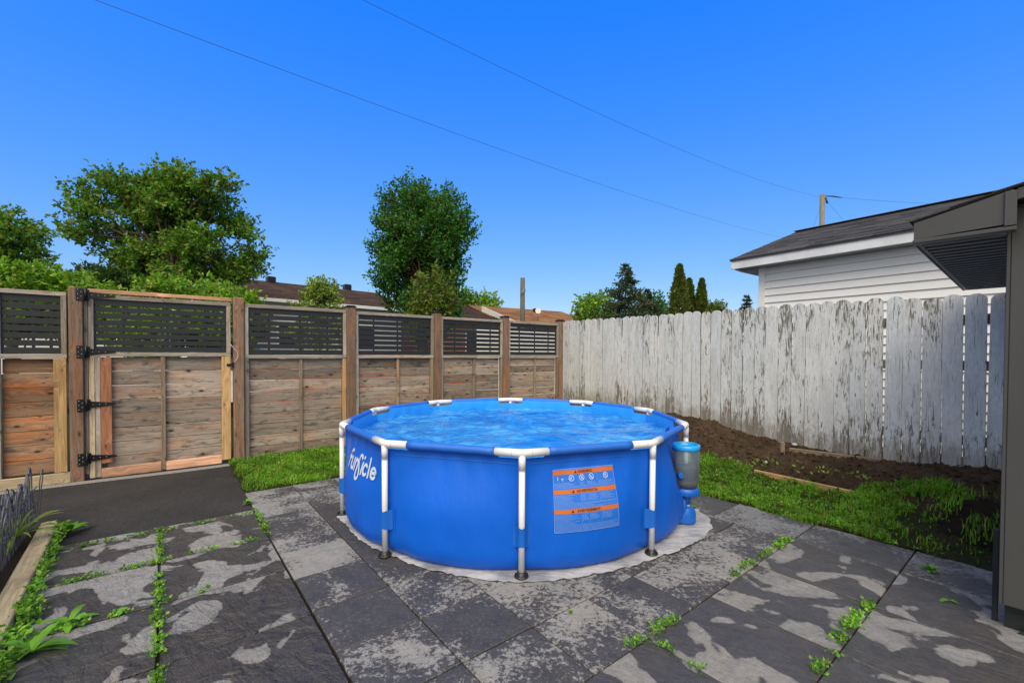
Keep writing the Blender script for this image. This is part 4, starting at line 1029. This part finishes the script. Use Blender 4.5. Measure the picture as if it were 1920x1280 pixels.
# ------------------------------------------------------------------ poles and wires
def pole(label, px, ytop, ybase_w, Y, arms):
    top = at(px, ytop, Y); B_ = Vector((top.x, top.y, 0)); r = ybase_w/2/820*Y
    t = thing('utility_pole', label, 'pole', tuple(B_))
    q = MB(); n = 10; v = []
    q.tube([(0, 0, 0), (top.z*.5, 0, 0), (top.z, 0, 0)], [r*1.12, r*1.05, r*.95], 14)
    q.build('pole_shaft', M['pole'], t, quat_frame(Vector((0, 0, 1)), Vector((1, 0, 0)), Vector((0, 1, 0)), B_))
    return t, top
t1, tp1 = pole('plain wooden pole rising above the tan roofed house', 980, 521, 9, 25, None)
q = MB(); q.tube([tp1+Vector((-.14, -.16, -1.0)), tp1+Vector((.0, -.2, -.85)), tp1+Vector((.12, -.17, -.6)), tp1+Vector((.16, -.1, -.75))], .022, 5); q.build('hook', M['steel'], t1)
t2, tp2 = pole('wooden utility pole with insulators above the garage roof', 1542, 365, 8.5, 30, None)
q = MB(); q.tube([tp2+Vector((.1, -.15, -.15)), tp2+Vector((.55, -.3, -.22)), tp2+Vector((1.05, -.4, -.34))], [.03, .045, .02], 6)
for i in range(5): q.lathe([(.02, -.03), (.07, 0), (.02, .03)], 8, Matrix.Translation(tp2+Vector((.35+i*.14, -.25-.03*i, -.19-.03*i))))
q.tube([tp2+Vector((.12, -.15, -.25)), tp2+Vector((.2, -.2, -.65))], [.05, .06], 6); q.build('insulator', M['cable'], t2)
def wire(label, a, c, sag, r, n=40):
    q = MB(); pts = []
    for i in range(n+1):
        t = i/n; p_ = a.lerp(c, t); p_.z -= sag*4*t*(1-t); pts.append(p_)
    q.tube(pts, r, 5); return tag(q.build('overhead_wire', M['cable']), label, 'wire')
wire('overhead wire crossing the sky from top left to the garage roof', at(130, -18, 7), at(1475, 447, 34), .42, .0045)
wire('overhead wire running from the top centre down to the utility pole', at(600, -40, 8), tp2+Vector((-.1, -.1, -.2)), .55, .0042)
wire('short wire leaving the utility pole towards the right', tp2+Vector((1.05, -.4, -.34)), at(1980, 383, 34), .25, .007)
wire('thin guy wire running down left from the utility pole', tp2+Vector((-.1, -.1, -.6)), at(1520, 440, 30), 0, .006)
wire('thin guy wire running down right from the utility pole', tp2+Vector((.25, -.2, -.6)), at(1605, 440, 30), 0, .006)

# ------------------------------------------------------------------ foliage
def leaf_cards(P, D, size, rs, asp=.55, fold=.25):
    """one bent leaf (two triangles joined on the midrib) at each point; D leading directions"""
    n = len(P); D = D/np.linalg.norm(D, axis=1, keepdims=True)
    a = rs.normal(size=(n, 3)); S_ = np.cross(D, a); S_ /= np.linalg.norm(S_, axis=1, keepdims=True)+1e-9
    N_ = np.cross(D, S_); L = (size*rs.uniform(.6, 1.3, n))[:, None]
    v0 = P; v1 = P+D*L*.5+S_*L*asp*.5+N_*L*fold*.3; v2 = P+D*L; v3 = P+D*L*.5-S_*L*asp*.5+N_*L*fold*.3
    co = np.stack([v0, v1, v2, v3], 1).reshape(-1, 3); i = np.arange(n)*4
    return co, np.stack([i, i+1, i+2, i+3], 1)
def tree(name, label, cat, base, trunk_h, tr, ells, ntwig, lpt, lsize, twig, mat, seed, up=.4, group=None, gap=.42, limbs=14, tmat=None, side=.45, clump=None, thin=.17):
    rs = np.random.default_rng(seed); t = thing(name, label, cat, tuple(base), 0, group); bz = Vector(base)
    q = MB(); ell = np.array([e[:6] for e in ells], float); wts = np.array([e[6] if len(e) > 6 else e[3]*e[4]*e[5] for e in ells]); wts = wts/wts.sum()
    cen = np.average(ell[:, :3], axis=0, weights=wts)
    if clump:
        sub = []; nsub = int(clump[0])
        for _ in range(nsub):
            e = ell[rs.choice(len(ell), p=wts)]; d = rs.normal(size=3); d /= np.linalg.norm(d); rr_ = rs.uniform(.3, 1.0)**.5
            c_ = e[:3]+d*e[3:6]*rr_*.93; r_m = clump[1]*rs.uniform(.6, 1.35)
            sub.append([*c_, r_m*rs.uniform(.8, 1.3), r_m*rs.uniform(.8, 1.3), r_m*clump[2]*rs.uniform(.8, 1.2)])
        ell = np.array(sub); wts = (ell[:, 3]*ell[:, 5]); wts = wts/wts.sum()
    # trunk
    top = Vector(cen)+bz; pts = [bz+Vector((0, 0, -.1)), bz+Vector((.05, 0, trunk_h*.5)), bz+Vector((0, .04, trunk_h)), Vector((bz.x*.5+top.x*.5, bz.y*.5+top.y*.5, max(top.z, bz.z+trunk_h*1.15)))]
    q.tube(pts, [tr*1.2, tr, tr*.8, tr*.35], 8)
    attach = []
    for i in range(len(ell) if clump else limbs):
        e = ell[i] if clump else ell[rs.choice(len(ell), p=wts)]; d = rs.normal(size=3); d /= np.linalg.norm(d); tip = Vector(e[:3]+d*e[3:6]*(rs.uniform(.55, .88) if not clump else .2))+bz
        st = pts[2].lerp(pts[3], rs.uniform(0, 1)); mid = st.lerp(tip, .5)+Vector((rs.normal()*.1, rs.normal()*.1, rs.uniform(0, .25)*up))
        cv = [st.lerp(mid, .5), mid, mid.lerp(tip, .5), tip]; q.tube([st]+cv, [tr*.32, tr*.26, tr*.2, tr*.12, tr*.05], 5, cap=False); attach += [tuple(p_) for p_ in cv]
    # twigs and leaves
    P = []; Dd = []; fr = rs.normal(size=(3, 3))*1.6; ph = rs.uniform(0, 6, 3); made = 0; att = np.array(attach) if attach else np.array([tuple(top)])
    scl = float(np.mean(ell[:, 3:6]))
    while made < ntwig:
        e = ell[rs.choice(len(ell), p=wts)]; d = rs.normal(size=3); d /= np.linalg.norm(d); rr = rs.uniform(.12, 1)**.42
        c = e[:3]+d*e[3:6]*rr
        nz = (math.sin(fr[0]@c/scl*2.2+ph[0])+math.sin(fr[1]@c/scl*2.9+ph[1])+math.sin(fr[2]@c/scl*4.1+ph[2]))/3
        if nz*.5+.5 < gap and rs.random() < .82: continue
        out = d*np.array([1, 1, .7])+np.array([0, 0, up])+rs.normal(size=3)*.35; out /= np.linalg.norm(out)
        tl = twig*rs.uniform(.6, 1.35); w0 = np.array(bz)+c; s = rs.uniform(0, 1, lpt)
        P.append(w0+out*(tl*(s[:, None]-.35))+rs.normal(size=(lpt, 3))*tl*thin*(1.15-s[:, None]))
        Dd.append(out*.5+rs.normal(size=(lpt, 3))*.6*side*2+np.array([0, 0, -.15])); made += 1
        if made % 3 == 0:
            k_ = np.argmin(((att-w0)**2).sum(1)); a_ = Vector(att[k_]); e_ = Vector(w0+out*tl*.4); q.tube([a_, a_.lerp(e_, .5)+Vector((0, 0, .03)), e_], [tr*.055, tr*.035, tr*.015], 3, cap=False)
    q.build('trunk', tmat or M['bark'], t)
    co, f = leaf_cards(np.concatenate(P), np.concatenate(Dd), lsize, rs); me = fastmesh('crown', co-np.array(bz), f, mat)
    o = bpy.data.objects.new('crown', me); C.objects.link(o); o.parent = t
    return t
def ell_at(px, py, hw, hh, Y, base, depth=None, wgt=None):
    """ellipsoid whose outline spans hw x hh pixels at distance Y, relative to base"""
    c = at(px, py, Y)-Vector(base); rx, rz_ = hw/CAM_F*Y, hh/CAM_F*Y
    e = [c.x, c.y, c.z, rx, depth or rx*.8, rz_]
    return tuple(e+[wgt]) if wgt else tuple(e)
def B0(px, Y): p_ = at(px, 660, Y); return (p_.x, p_.y, -.08)
bs = B0(330, 15)
tree('deciduous_tree', 'large spreading tree with a ragged open crown behind the gate', 'tree', bs, 2.8, .20,
     [ell_at(380, 410, 98, 85, 15, bs), ell_at(330, 368, 70, 50, 15, bs), ell_at(215, 385, 70, 55, 15, bs), ell_at(250, 440, 100, 60, 15, bs), ell_at(425, 470, 58, 70, 15, bs), ell_at(330, 500, 130, 50, 15, bs),
      ell_at(150, 440, 42, 26, 15, bs, .5), ell_at(425, 350, 40, 32, 15, bs, .6), ell_at(285, 340, 40, 30, 15, bs, .6), ell_at(370, 325, 30, 26, 15, bs, .5)], 2600, 17, .14, .62, M['leaf_big'], 21, .5, gap=.33, clump=(88, .38, .70), thin=.12)
bs = B0(792, 19)
tree('maple_tree', 'tall dark green maple with upright tufted crown behind the fence', 'tree', bs, 3.0, .22,
     [ell_at(765, 395, 52, 58, 19, bs), ell_at(825, 400, 46, 52, 19, bs), ell_at(790, 440, 92, 75, 19, bs), ell_at(735, 470, 40, 62, 19, bs), ell_at(850, 460, 38, 60, 19, bs), ell_at(785, 520, 78, 62, 19, bs), ell_at(745, 555, 42, 45, 19, bs), ell_at(835, 550, 40, 50, 19, bs), ell_at(790, 595, 50, 40, 19, bs)],
     2600, 18, .145, .80, M['leaf_maple'], 5, 1.5, gap=.2, clump=(120, .36, 1.0), thin=.11)
bs = B0(818, 16)
tree('evergreen_bush', 'olive green bushy tree at the foot of the tall maple', 'tree', bs, 1.5, .08, [ell_at(815, 560, 40, 60, 16, bs), ell_at(805, 600, 45, 45, 16, bs)], 520, 14, .12, .35, M['leaf_olive'], 8, .3, gap=.3)
bs = B0(20, 17)
tree('deciduous_tree', 'dark green tree cut off by the left edge above the bright shrubs', 'tree', bs, 2.5, .18, [ell_at(-10, 440, 62, 48, 17, bs), ell_at(30, 470, 40, 22, 17, bs), ell_at(-30, 520, 80, 50, 17, bs)], 900, 14, .16, .42, M['leaf_big'], 9, .2, gap=.3, clump=(36, .5, .7))
for i, (px, py, hw, hh, Y, mt, lb) in enumerate((
    (20, 545, 85, 72, 9.5, 'leaf_bright', 'bright yellow green bush at the far left above the fence'),
    (125, 560, 70, 60, 10, 'leaf_bright', 'bright green bush between the left edge and the gate post'),
    (255, 590, 90, 52, 9.2, 'leaf_bright', 'low bright green bush directly behind the gate'),
    (360, 583, 90, 55, 10, 'leaf_bright', 'bright green bush behind the right half of the gate'),
    (430, 590, 50, 45, 9.5, 'leaf_bright', 'small green bush behind the post right of the gate'),
    (200, 535, 50, 32, 13, 'leaf_dark', 'darker green bush in front of the grey roofed house'))):
    bs = B0(px, Y)
    tree('bush', lb, 'bush', bs, .8, .05, [ell_at(px, py, hw, hh, Y, bs), ell_at(px-hw*.3, py-hh*.25, hw*.6, hh*.7, Y, bs), ell_at(px+hw*.3, py+hh*.3, hw*.8, hh, Y, bs)], 700, 14, .12, .30, M[mt], 40+i, .25, gap=.25, clump=(34, .27, .8))
bs = B0(598, 10)
tree('sapling', 'small yellow green sapling in front of the brown roofed row house', 'tree', bs, 1.6, .035, [ell_at(598, 575, 42, 30, 10, bs), ell_at(598, 620, 52, 40, 10, bs), ell_at(605, 548, 22, 16, 10, bs, wgt=.12)], 420, 12, .085, .30, M['leaf_yellow'], 61, .5, gap=.36, limbs=10)
for i, (px, py, hw, hh, Y, mt, lb, cnt, ls) in enumerate((
    (1118, 582, 40, 28, 26, 'leaf_bright', 'rounded light green tree left of the spruce', 420, .2),
    (1228, 588, 32, 34, 24, 'leaf_maple', 'mid green tree between the spruce and the cedars', 420, .18),
    (870, 562, 18, 16, 34, 'leaf_big', 'distant leafy treetop just right of the maple', 110, .28),
    (912, 570, 20, 14, 38, 'leaf_bright', 'distant small treetop above the tan roof', 110, .3),
    (1340, 585, 20, 18, 18, 'leaf_olive', 'low brownish green shrub right of the cedars', 170, .12))):
    bs = B0(px, Y)
    tree('deciduous_tree', lb, 'tree', bs, 2.2, .09, [ell_at(px, py, hw, hh, Y, bs), ell_at(px, py+hh*1.2, hw*.9, hh, Y, bs)], cnt, 13, ls, ls*3, M[mt], 70+i, .4, gap=.4, limbs=8)
def conifer(name, label, px, ytop, Y, hwb, ybase, mat, seed, whorls=20, group=None):
    rs = np.random.default_rng(seed); top = at(px, ytop, Y); B_ = Vector((top.x, top.y, -.08)); zb = at(px, ybase, Y).z-1.2; Rb = hwb/CAM_F*Y*1.25
    t = thing(name, label, 'tree', tuple(B_), 0, group); q = MB(); q.tube([B_, Vector((top.x, top.y, top.z))], [.12, .01], 7); P = []; D = []
    for i in range(whorls):
        f = i/(whorls-1); z = zb+(top.z-zb)*f**.92; Lr = Rb*(1-f)**.85+.05
        for j in range(int(6+4*(1-f))):
            a = rs.uniform(0, 6.28); L = Lr*rs.uniform(.65, 1.15); dirv = np.array([math.cos(a), math.sin(a), rs.uniform(-.18, .12)]); st = np.array([top.x, top.y, z])
            q.tube([Vector(st), Vector(st+dirv*L*.9)], [.018, .004], 3, cap=False); m = int(16+50*L); s = rs.uniform(.1, 1, m)**.8
            droop = np.zeros((m, 3)); droop[:, 2] = -.10*s*s*L+.12*s**4*L
            P.append(st+dirv*(L*s)[:, None]+droop+rs.normal(size=(m, 3))*np.array([.05, .05, .035])*(.5+L)); D.append(dirv*.8+rs.normal(size=(m, 3))*.5)
    q.build('trunk', M['bark'], t); co, f = leaf_cards(np.concatenate(P), np.concatenate(D), .15, rs, .42); o = bpy.data.objects.new('crown', fastmesh('crown', co-np.array(B_), f, mat)); C.objects.link(o); o.parent = t
conifer('spruce_tree', 'dark spruce with a pointed tip above the picket fence', 1173, 498, 22, 58, 600, M['needle'], 1, 24)
conifer('spruce_tree', 'smaller spruce top touching the right side of the taller spruce', 1213, 545, 23, 42, 610, M['needle'], 2, 16)
conifer('spruce_tree', 'tiny grey green spruce top beside the garage corner', 1400, 556, 26, 16, 600, M['needle'], 3, 12)
def cedar(label, px, ytop, Y, hw, ybase, seed):
    rs = np.random.default_rng(seed); top = at(px, ytop, Y); B_ = Vector((top.x, top.y, -.08)); Rb = hw/CAM_F*Y; H = top.z
    t = thing('cedar_tree', label, 'tree', tuple(B_), 0, 'columnar cedars above the picket fence'); q = MB(); q.tube([B_, Vector((top.x, top.y, H-.1))], [.08, .01], 6); q.build('trunk', M['bark'], t)
    n = 9000; f = rs.uniform(0, 1, n)**.8; z = .3+(H-.3)*f; h2 = np.clip((H-z)/(H-at(px, ybase, Y).z), 0, 1.15); rad = Rb*(h2**.62)*(.74+.26*np.sin(z*5+rs.uniform(0, 6))*.4+rs.normal(size=n)*.07)
    a = rs.uniform(0, 6.28, n); lump = 1+.10*np.sin(a*5+z*7)+.08*np.sin(a*3-z*11); rr = rad*lump*rs.uniform(.7, 1.05, n)
    P = np.stack([top.x+rr*np.cos(a), top.y+rr*np.sin(a), z], 1); D = np.stack([np.cos(a)*.45, np.sin(a)*.45, np.full(n, .8)], 1)+rs.normal(size=(n, 3))*.35
    co, fc = leaf_cards(P, D, .11, rs, .5); o = bpy.data.objects.new('crown', fastmesh('crown', co-np.array(B_), fc, M['cedar'])); C.objects.link(o); o.parent = t
cedar('tallest and leftmost of the columnar cedars above the picket fence', 1274, 498, 17, 23, 590, 1)
cedar('second cedar, pressed against the right side of the tallest', 1292, 525, 17.4, 17, 590, 2)
cedar('narrow cedar standing alone right of the other two', 1316, 525, 17, 13, 590, 3)
cedar('low cedar filling the gap between the taller columnar ones', 1302, 562, 17.8, 12, 600, 4)

# ------------------------------------------------------------------ grass
def grass(name, label, pts, zf, hl, seed, clover=.12):
    rs = np.random.default_rng(seed); n = len(pts); a = rs.uniform(0, 6.28, n); tuf = np.array([.5+.5*math.sin(p[0]*17+3*math.sin(p[1]*9))*math.sin(p[1]*21+2*math.sin(p[0]*13)) for p in pts]); ln_ = hl*rs.uniform(.45, 1.2, n)*(.6+1.0*tuf); lean = rs.uniform(.1, .8, n); wd = rs.uniform(.0022, .0045, n)
    base = np.array([[p[0], p[1], p[2]] for p in pts]); d = np.stack([np.cos(a), np.sin(a), np.zeros(n)], 1); s = np.stack([-np.sin(a), np.cos(a), np.zeros(n)], 1)
    up = np.array([0, 0, 1.])
    m1 = base+d*(ln_*lean*.3)[:, None]+up*(ln_*.6)[:, None]; tp = base+d*(ln_*lean)[:, None]+up*(ln_*(1-.35*lean))[:, None]
    co = np.stack([base-s*wd[:, None], base+s*wd[:, None], m1+s*(wd*.8)[:, None], m1-s*(wd*.8)[:, None], tp], 1).reshape(-1, 3); i = np.arange(n)*5
    f = np.concatenate([np.stack([i, i+1, i+2, i+3], 1)]); f2 = np.stack([i+3, i+2, i+4, i+4], 1)
    me = bpy.data.meshes.new(name); fl_ = [list(x) for x in f.tolist()]+[[x[0], x[1], x[2]] for x in f2.tolist()]
    me.from_pydata(co.tolist(), [], fl_); me.materials.append(M['grass']); o = bpy.data.objects.new(name, me); C.objects.link(o)
    return tag(o, label, 'grass', kind='stuff')
rs = np.random.default_rng(77); pts = []
def cl_noise(u, w_): return math.sin(u*7.1+2*math.sin(w_*3.3))*math.sin(w_*8.3+u*2.1)
while len(pts) < 30000:
    u, w_ = rs.uniform(.58, 3.6), rs.uniform(4.74, 6.32)
    e = .025*math.sin(u*9)+.02*math.sin(u*23); 
    if w_ < 4.80+e or u < .62+.03*math.sin(w_*11): continue
    if cl_noise(u*2, w_*2) < -.6 and rs.random() < .6: continue
    p_ = UW(u, w_, hgt(u, w_)); pts.append((p_.x, p_.y, p_.z))
grass('lawn_grass', 'bright green lawn patch between the wooden fence and the pool', pts, None, .048, 1)
lawn_pts = pts
def strip_out(w_):     # outer (soil side) edge of the grass strip
    T = [(-.3, 4.8), (.3, 5.02), (.42, 5.08), (.57, 5.28), (.81, 5.26), (1.07, 5.02), (1.17, 4.80), (2.0, 4.80), (2.2, 4.95), (2.7, 4.92), (3.3, 4.78), (4.2, 4.7), (5, 4.6)]
    for (a, x), (c, y) in zip(T, T[1:]):
        if w_ <= c: return x+(y-x)*max(0, (w_-a)/(c-a))
    return 4.6
pts = []
while len(pts) < 46000:
    u, w_ = rs.uniform(3.9, 5.3), rs.uniform(.12, 5.4)
    if u > strip_out(w_)+.04*math.sin(w_*13)+.03*math.sin(w_*31) or u < 4.0+.035*math.sin(w_*8)+.02*math.sin(w_*19)+.10*smooth((.5-w_)/.4): continue
    if w_ < .76+.06*math.sin(u*17) and u < 4.95+.05*math.sin(w_*20) and rs.random() < .95: continue
    if cl_noise(u*2, w_*2) < -.55 and rs.random() < .6: continue
    p_ = UW(u, w_, hgt(u, w_)-.01); pts.append((p_.x, p_.y, p_.z))
def clover(name, label, pts_, seed, n, ls):
    rs_ = np.random.default_rng(seed); a = np.array(pts_)[rs_.choice(len(pts_), n)]; a[:, 2] += rs_.uniform(.012, .045, n); d = rs_.normal(size=(n, 3)); d[:, 2] *= .35
    co, f = leaf_cards(a, d, ls, rs_, .8, .3); o = bpy.data.objects.new(name, fastmesh(name, co, f, M['clover'])); C.objects.link(o); return tag(o, label, 'clover', kind='stuff')
M['clover'] = leaf('clover_leaf', (.06, .20, .012), (.14, .36, .03), (.24, .38, .05))
clover('clover', 'small round clover leaves scattered through the grass strip at the right', pts, 3, 9000, .022)
grass('grass_strip', 'shaggy green grass strip between the paving and the dug garden bed on the right', pts, None, .052, 2)
tag(sheet('grass_strip_ground', 4.0, 4.75, .1, 5.5, 30, 120, M['lawn_base'], lambda u, w_: hgt(u, w_)+.006, .010, 5), kind='structure')
clover('clover', 'small round clover leaves scattered through the lawn patch at the left', lawn_pts, 4, 7000, .020)
b = MB(); v = []; nn_ = 22
for j in range(nn_+1):
    for i in range(nn_+1):
        u = 4.30+.85*i/nn_; w_ = -.1+.72*j/nn_; e_ = math.sin(math.pi*i/nn_)*math.sin(math.pi*j/nn_)
        p_ = UW(u, w_, hgt(u, w_)-.03+.09*e_**.6+.018*math.sin(u*19+w_*7)*e_+.012*math.sin(u*43-w_*37)*e_+.010*random.uniform(-1, 1)); v.append(p_)
b.add(v, [[j*(nn_+1)+i, j*(nn_+1)+i+1, (j+1)*(nn_+1)+i+1, (j+1)*(nn_+1)+i] for j in range(nn_) for i in range(nn_)], True)
M['soil_dark'] = soil('damp_dark_soil', (.012, .009, .006), (.045, .030, .018))
tag(b.build('soil_mound', M['soil_dark']), kind='structure')
rs = np.random.default_rng(5); pm = []
while len(pm) < 700:
    u, w_ = rs.uniform(4.05, 5.1), rs.uniform(-.1, .72)
    if math.sin(u*9+w_*5)*math.sin(w_*14) < .1: continue
    e_ = max(0, math.sin(math.pi*min(1, max(0, (u-4.3)/.85))))*max(0, math.sin(math.pi*min(1, max(0, (w_+.1)/.72))))
    p_ = UW(u, w_, hgt(u, w_)-.01+.09*e_**.6); pm.append((p_.x, p_.y, p_.z))
grass('sparse_grass', 'thin straggling grass on the dark damp earth beside the house', pm, None, .07, 9)
# ------------------------------------------------------------------ weeds
def weed_mass(name, label, segs, seed, mat='weed', lsize=.019, dens=330, cat='weeds', spread=.012, h=.02, stuff=True):
    rs = np.random.default_rng(seed); P = []; D = []
    for (a, c, wd, den) in segs:
        L = (c-a).length; n = int(L*dens*den); t = rs.uniform(0, 1, n); sd_ = Vector((-(c-a).y, (c-a).x, 0)).normalized()
        clump = (np.sin(t*L*23+seed)+np.sin(t*L*51+2*seed))*.25+.5; ok = rs.random(n) < (clump-.12)*1.5+.06; t = t[ok]; n = len(t)
        off = rs.normal(size=n)*wd; P.append(np.array(a)[None, :]*(1-t)[:, None]+np.array(c)[None, :]*t[:, None]+np.array(sd_)[None, :]*off[:, None]+np.stack([np.zeros(n), np.zeros(n), rs.uniform(0, h, n)], 1))
        dd = rs.normal(size=(n, 3)); dd[:, 2] = abs(dd[:, 2])*.5+.25; D.append(dd)
    co, f = leaf_cards(np.concatenate(P), np.concatenate(D), lsize, rs, .7, .5); o = bpy.data.objects.new(name, fastmesh(name, co, f, M[mat])); C.objects.link(o)
    return tag(o, label, cat, kind='stuff' if stuff else None)
u_ = UW
weed_mass('joint_weeds', 'low green weeds growing in the joints of the large slabs at the left', [
    (u_(-.03, 2.05), u_(-.03, 3.35), .013, 1.9), (u_(-.03, 1.75), u_(-.03, 2.1), .012, 1.5), (u_(-.03, 3.5), u_(-.03, 4.2), .012, 1.6),
    (u_(-.60, 3.54), u_(-.03, 3.54), .010, 1.6), (u_(-.03, 3.54), u_(.58, 3.54), .007, 1.2), (u_(-.60, 2.95), u_(-.2, 2.95), .014, 2.4), (u_(-.2, 2.95), u_(-.03, 2.95), .008, .7),
    (u_(.0, 4.13), u_(.58, 4.13), .006, .8), (u_(-.6, 4.13), u_(-.1, 4.13), .008, 1.3), (u_(.59, 3.55), u_(.59, 4.2), .012, 1.6), (u_(.0, 2.95), u_(.2, 2.95), .006, .6)], 3)
weed_mass('joint_weeds', 'broken lines of green weeds in the paving joints at the lower right', [
    (G(1175, 1212), G(1275, 1155), .016, 2.2), (G(1222, 1200), G(1320, 1262), .010, 1.3), (G(1365, 1085), G(1470, 1015), .012, 1.6), (G(1455, 1030), G(1475, 1010), .02, 3),
    (G(1565, 1205), G(1632, 1130), .017, 3.0), (G(1530, 1262), G(1560, 1225), .016, 2.4), (G(1375, 1080), G(1385, 1075), .012, 2)], 8)
weed_mass('ground_plants', 'tangle of fresh green weeds along the foot of the bed timber at the left', [
    (bb0+Vector((.03, -.02, 0))-bdir*.3, bb0+bdir*.5+Vector((.03, 0, 0)), .030, 5), (bb0+bdir*.5+Vector((.025, 0, 0)), bb1+Vector((.02, 0, 0)), .016, 2.4)], 4, 'weed', .030, 300, 'weeds', h=.06)
weed_mass('soil_seedlings', 'pale seedlings and weeds sprouting along the soil edge', [
    (G(1350, 868, .14), G(1430, 872, .15), .05, 1.2), (G(1430, 868, .15), G(1640, 905, .16), .10, .8), (G(1560, 835, .2), G(1700, 850, .22), .05, .4)], 6, 'leaf_yellow', .04, 110, h=.05)
def rosette(name, label, c, n, L, wd, seed, mat='weed', upv=.5):
    rs_ = random.Random(seed); t = thing(name, label, 'plant', tuple(c)); 
    for i in range(n):
        a = rs_.uniform(0, 6.28); l = L*rs_.uniform(.6, 1.15); el = rs_.uniform(.3, 1)*upv; q = MB(); v = []; m = 7
        for j in range(m+1):
            s = j/m; x = l*s*math.cos(el); z = l*(math.sin(el)*s*1.3-.55*s*s); ww = wd*math.sin(math.pi*min(1, (s*.92+.06)))**.8*(1+.1*math.sin(s*20))
            for sd_ in (-1, 0, 1): v.append(c+Vector((x*math.cos(a)-sd_*ww*math.sin(a), x*math.sin(a)+sd_*ww*math.cos(a), .008+z+(.15*ww if sd_ else 0))))
        q.add(v, [[3*j+k_, 3*j+3+k_, 3*j+4+k_, 3*j+1+k_] for j in range(m) for k_ in range(2)], True); q.build('leaf', M[mat], t)
rosette('broadleaf_weed', 'big broad-leaved weed at the far end of the bed timber', G(128, 1000), 11, .20, .028, 4, upv=1.0)
rosette('broadleaf_weed', 'leafy weed growing on the big slab joint near the bed timber', G(128, 1172), 10, .13, .017, 5, upv=.8)
rosette('broadleaf_weed', 'small flat weed on the slab joint left of the long weed line', G(232, 1146), 8, .05, .012, 6, upv=.6)
rosette('broadleaf_weed', 'bright weed at the bottom left corner beside the bed timber', G(60, 1225), 14, .17, .02, 7, upv=.9)
rosette('broadleaf_weed', 'dark green weed on the paving between the strip of grass and the house', G(1745, 1072), 16, .07, .012, 8, upv=1.2)
rosette('broadleaf_weed', 'single bright green leaf lying on the paving near the house', G(1780, 1127), 2, .06, .014, 9, upv=.4)
rosette('moss_tuft', 'small green tuft on the tiles in front of the pool', G(1070, 1150), 22, .022, .004, 10, upv=1.3)
rosette('broadleaf_weed', 'tall grassy weed standing against the picket fence behind the pool', at(1268, 770, 6.6), 14, .28, .008, 12, 'leaf_olive', 1.5)
rosette('broadleaf_weed', 'small weed beside the tarp next to the filter', G(1300, 952), 8, .05, .010, 13, upv=.6)
rosette('broadleaf_weed', 'yellow green weed behind the wire edging at the left', G(30, 1010, .1), 26, .30, .010, 14, 'leaf_yellow', 1.2)
rosette('broadleaf_weed', 'bright green weed at the asphalt corner beside the lawn', G(464, 945), 16, .07, .010, 15, upv=1.0)

# ------------------------------------------------------------------ wire edging in the left bed
e0 = at(70, 1000, 3.35); e0.z = .02; e1 = e0-bdir*2.6+bn*.05
ef = thing('wire_edging', 'tangled dark wire garden edging standing in the raised bed at the left', 'edging', tuple(e0))
for lay in range(3):
    q = MB(); L = (e1-e0).length; n = int(L/.085); off = bn*(lay*.045)
    for i in range(n):
        c = e0.lerp(e1, (i+.3*lay)/n)+off; hgt_ = .40+.05*math.sin(i*.9+lay)-.06*lay; d_ = (e1-e0).normalized(); rs_ = random.Random(i*7+lay)
        ln_ = Vector((rs_.uniform(-.03, .03), rs_.uniform(-.03, .03), 0)); pts = []
        for s, z in ((-.055, 0), (-.06, .12), (-.035, .24), (-.055, hgt_-.08), (-.035, hgt_-.02), (0, hgt_), (.035, hgt_-.02), (.055, hgt_-.08), (.035, .24), (.06, .12), (.055, 0)):
            pts.append(c+d_*s+ln_*z*3+Vector((0, 0, z)))
        q.tube(pts, .0036, 5, cap=False)
    for z in (.16, .27): q.tube([e0+off+Vector((0, 0, z)), e1+off+Vector((0, 0, z))], .004, 5)
    q.build('wire_loops', M['wire'] if 'wire' in M else M.setdefault('wire', plain('coated_wire', (.085, .092, .11), .4)), ef)
# stones
def stone(label, c, s, col, seed):
    rs_ = random.Random(seed); q = MB(); v = []; n, m = 10, 6
    for j in range(m+1):
        for i in range(n):
            a = 2*math.pi*i/n; b_ = math.pi*j/m; r = s*(1+rs_.uniform(-.15, .15)); v.append(c+Vector((r*math.sin(b_)*math.cos(a)*1.2, r*math.sin(b_)*math.sin(a), r*.7*math.cos(b_)+s*.4)))
    q.add(v, [[j*n+i, j*n+(i+1) % n, (j+1)*n+(i+1) % n, (j+1)*n+i] for j in range(m) for i in range(n)], True)
    tag(q.build('stone', plain('stone_%d' % seed, col, .9, var=.3, scale=20, bump=1)), label, 'stone')
stone('grey stone on the soil mound behind the pool', G(1321, 799, .33), .035, (.20, .18, .16), 1)
stone('pale stone at the foot of the picket fence above the stake', G(1490, 835, .27), .028, (.42, .42, .40), 2)
stone('whitish stone at the soil edge near the seedlings', G(1435, 868, .15), .022, (.5, .48, .44), 3)
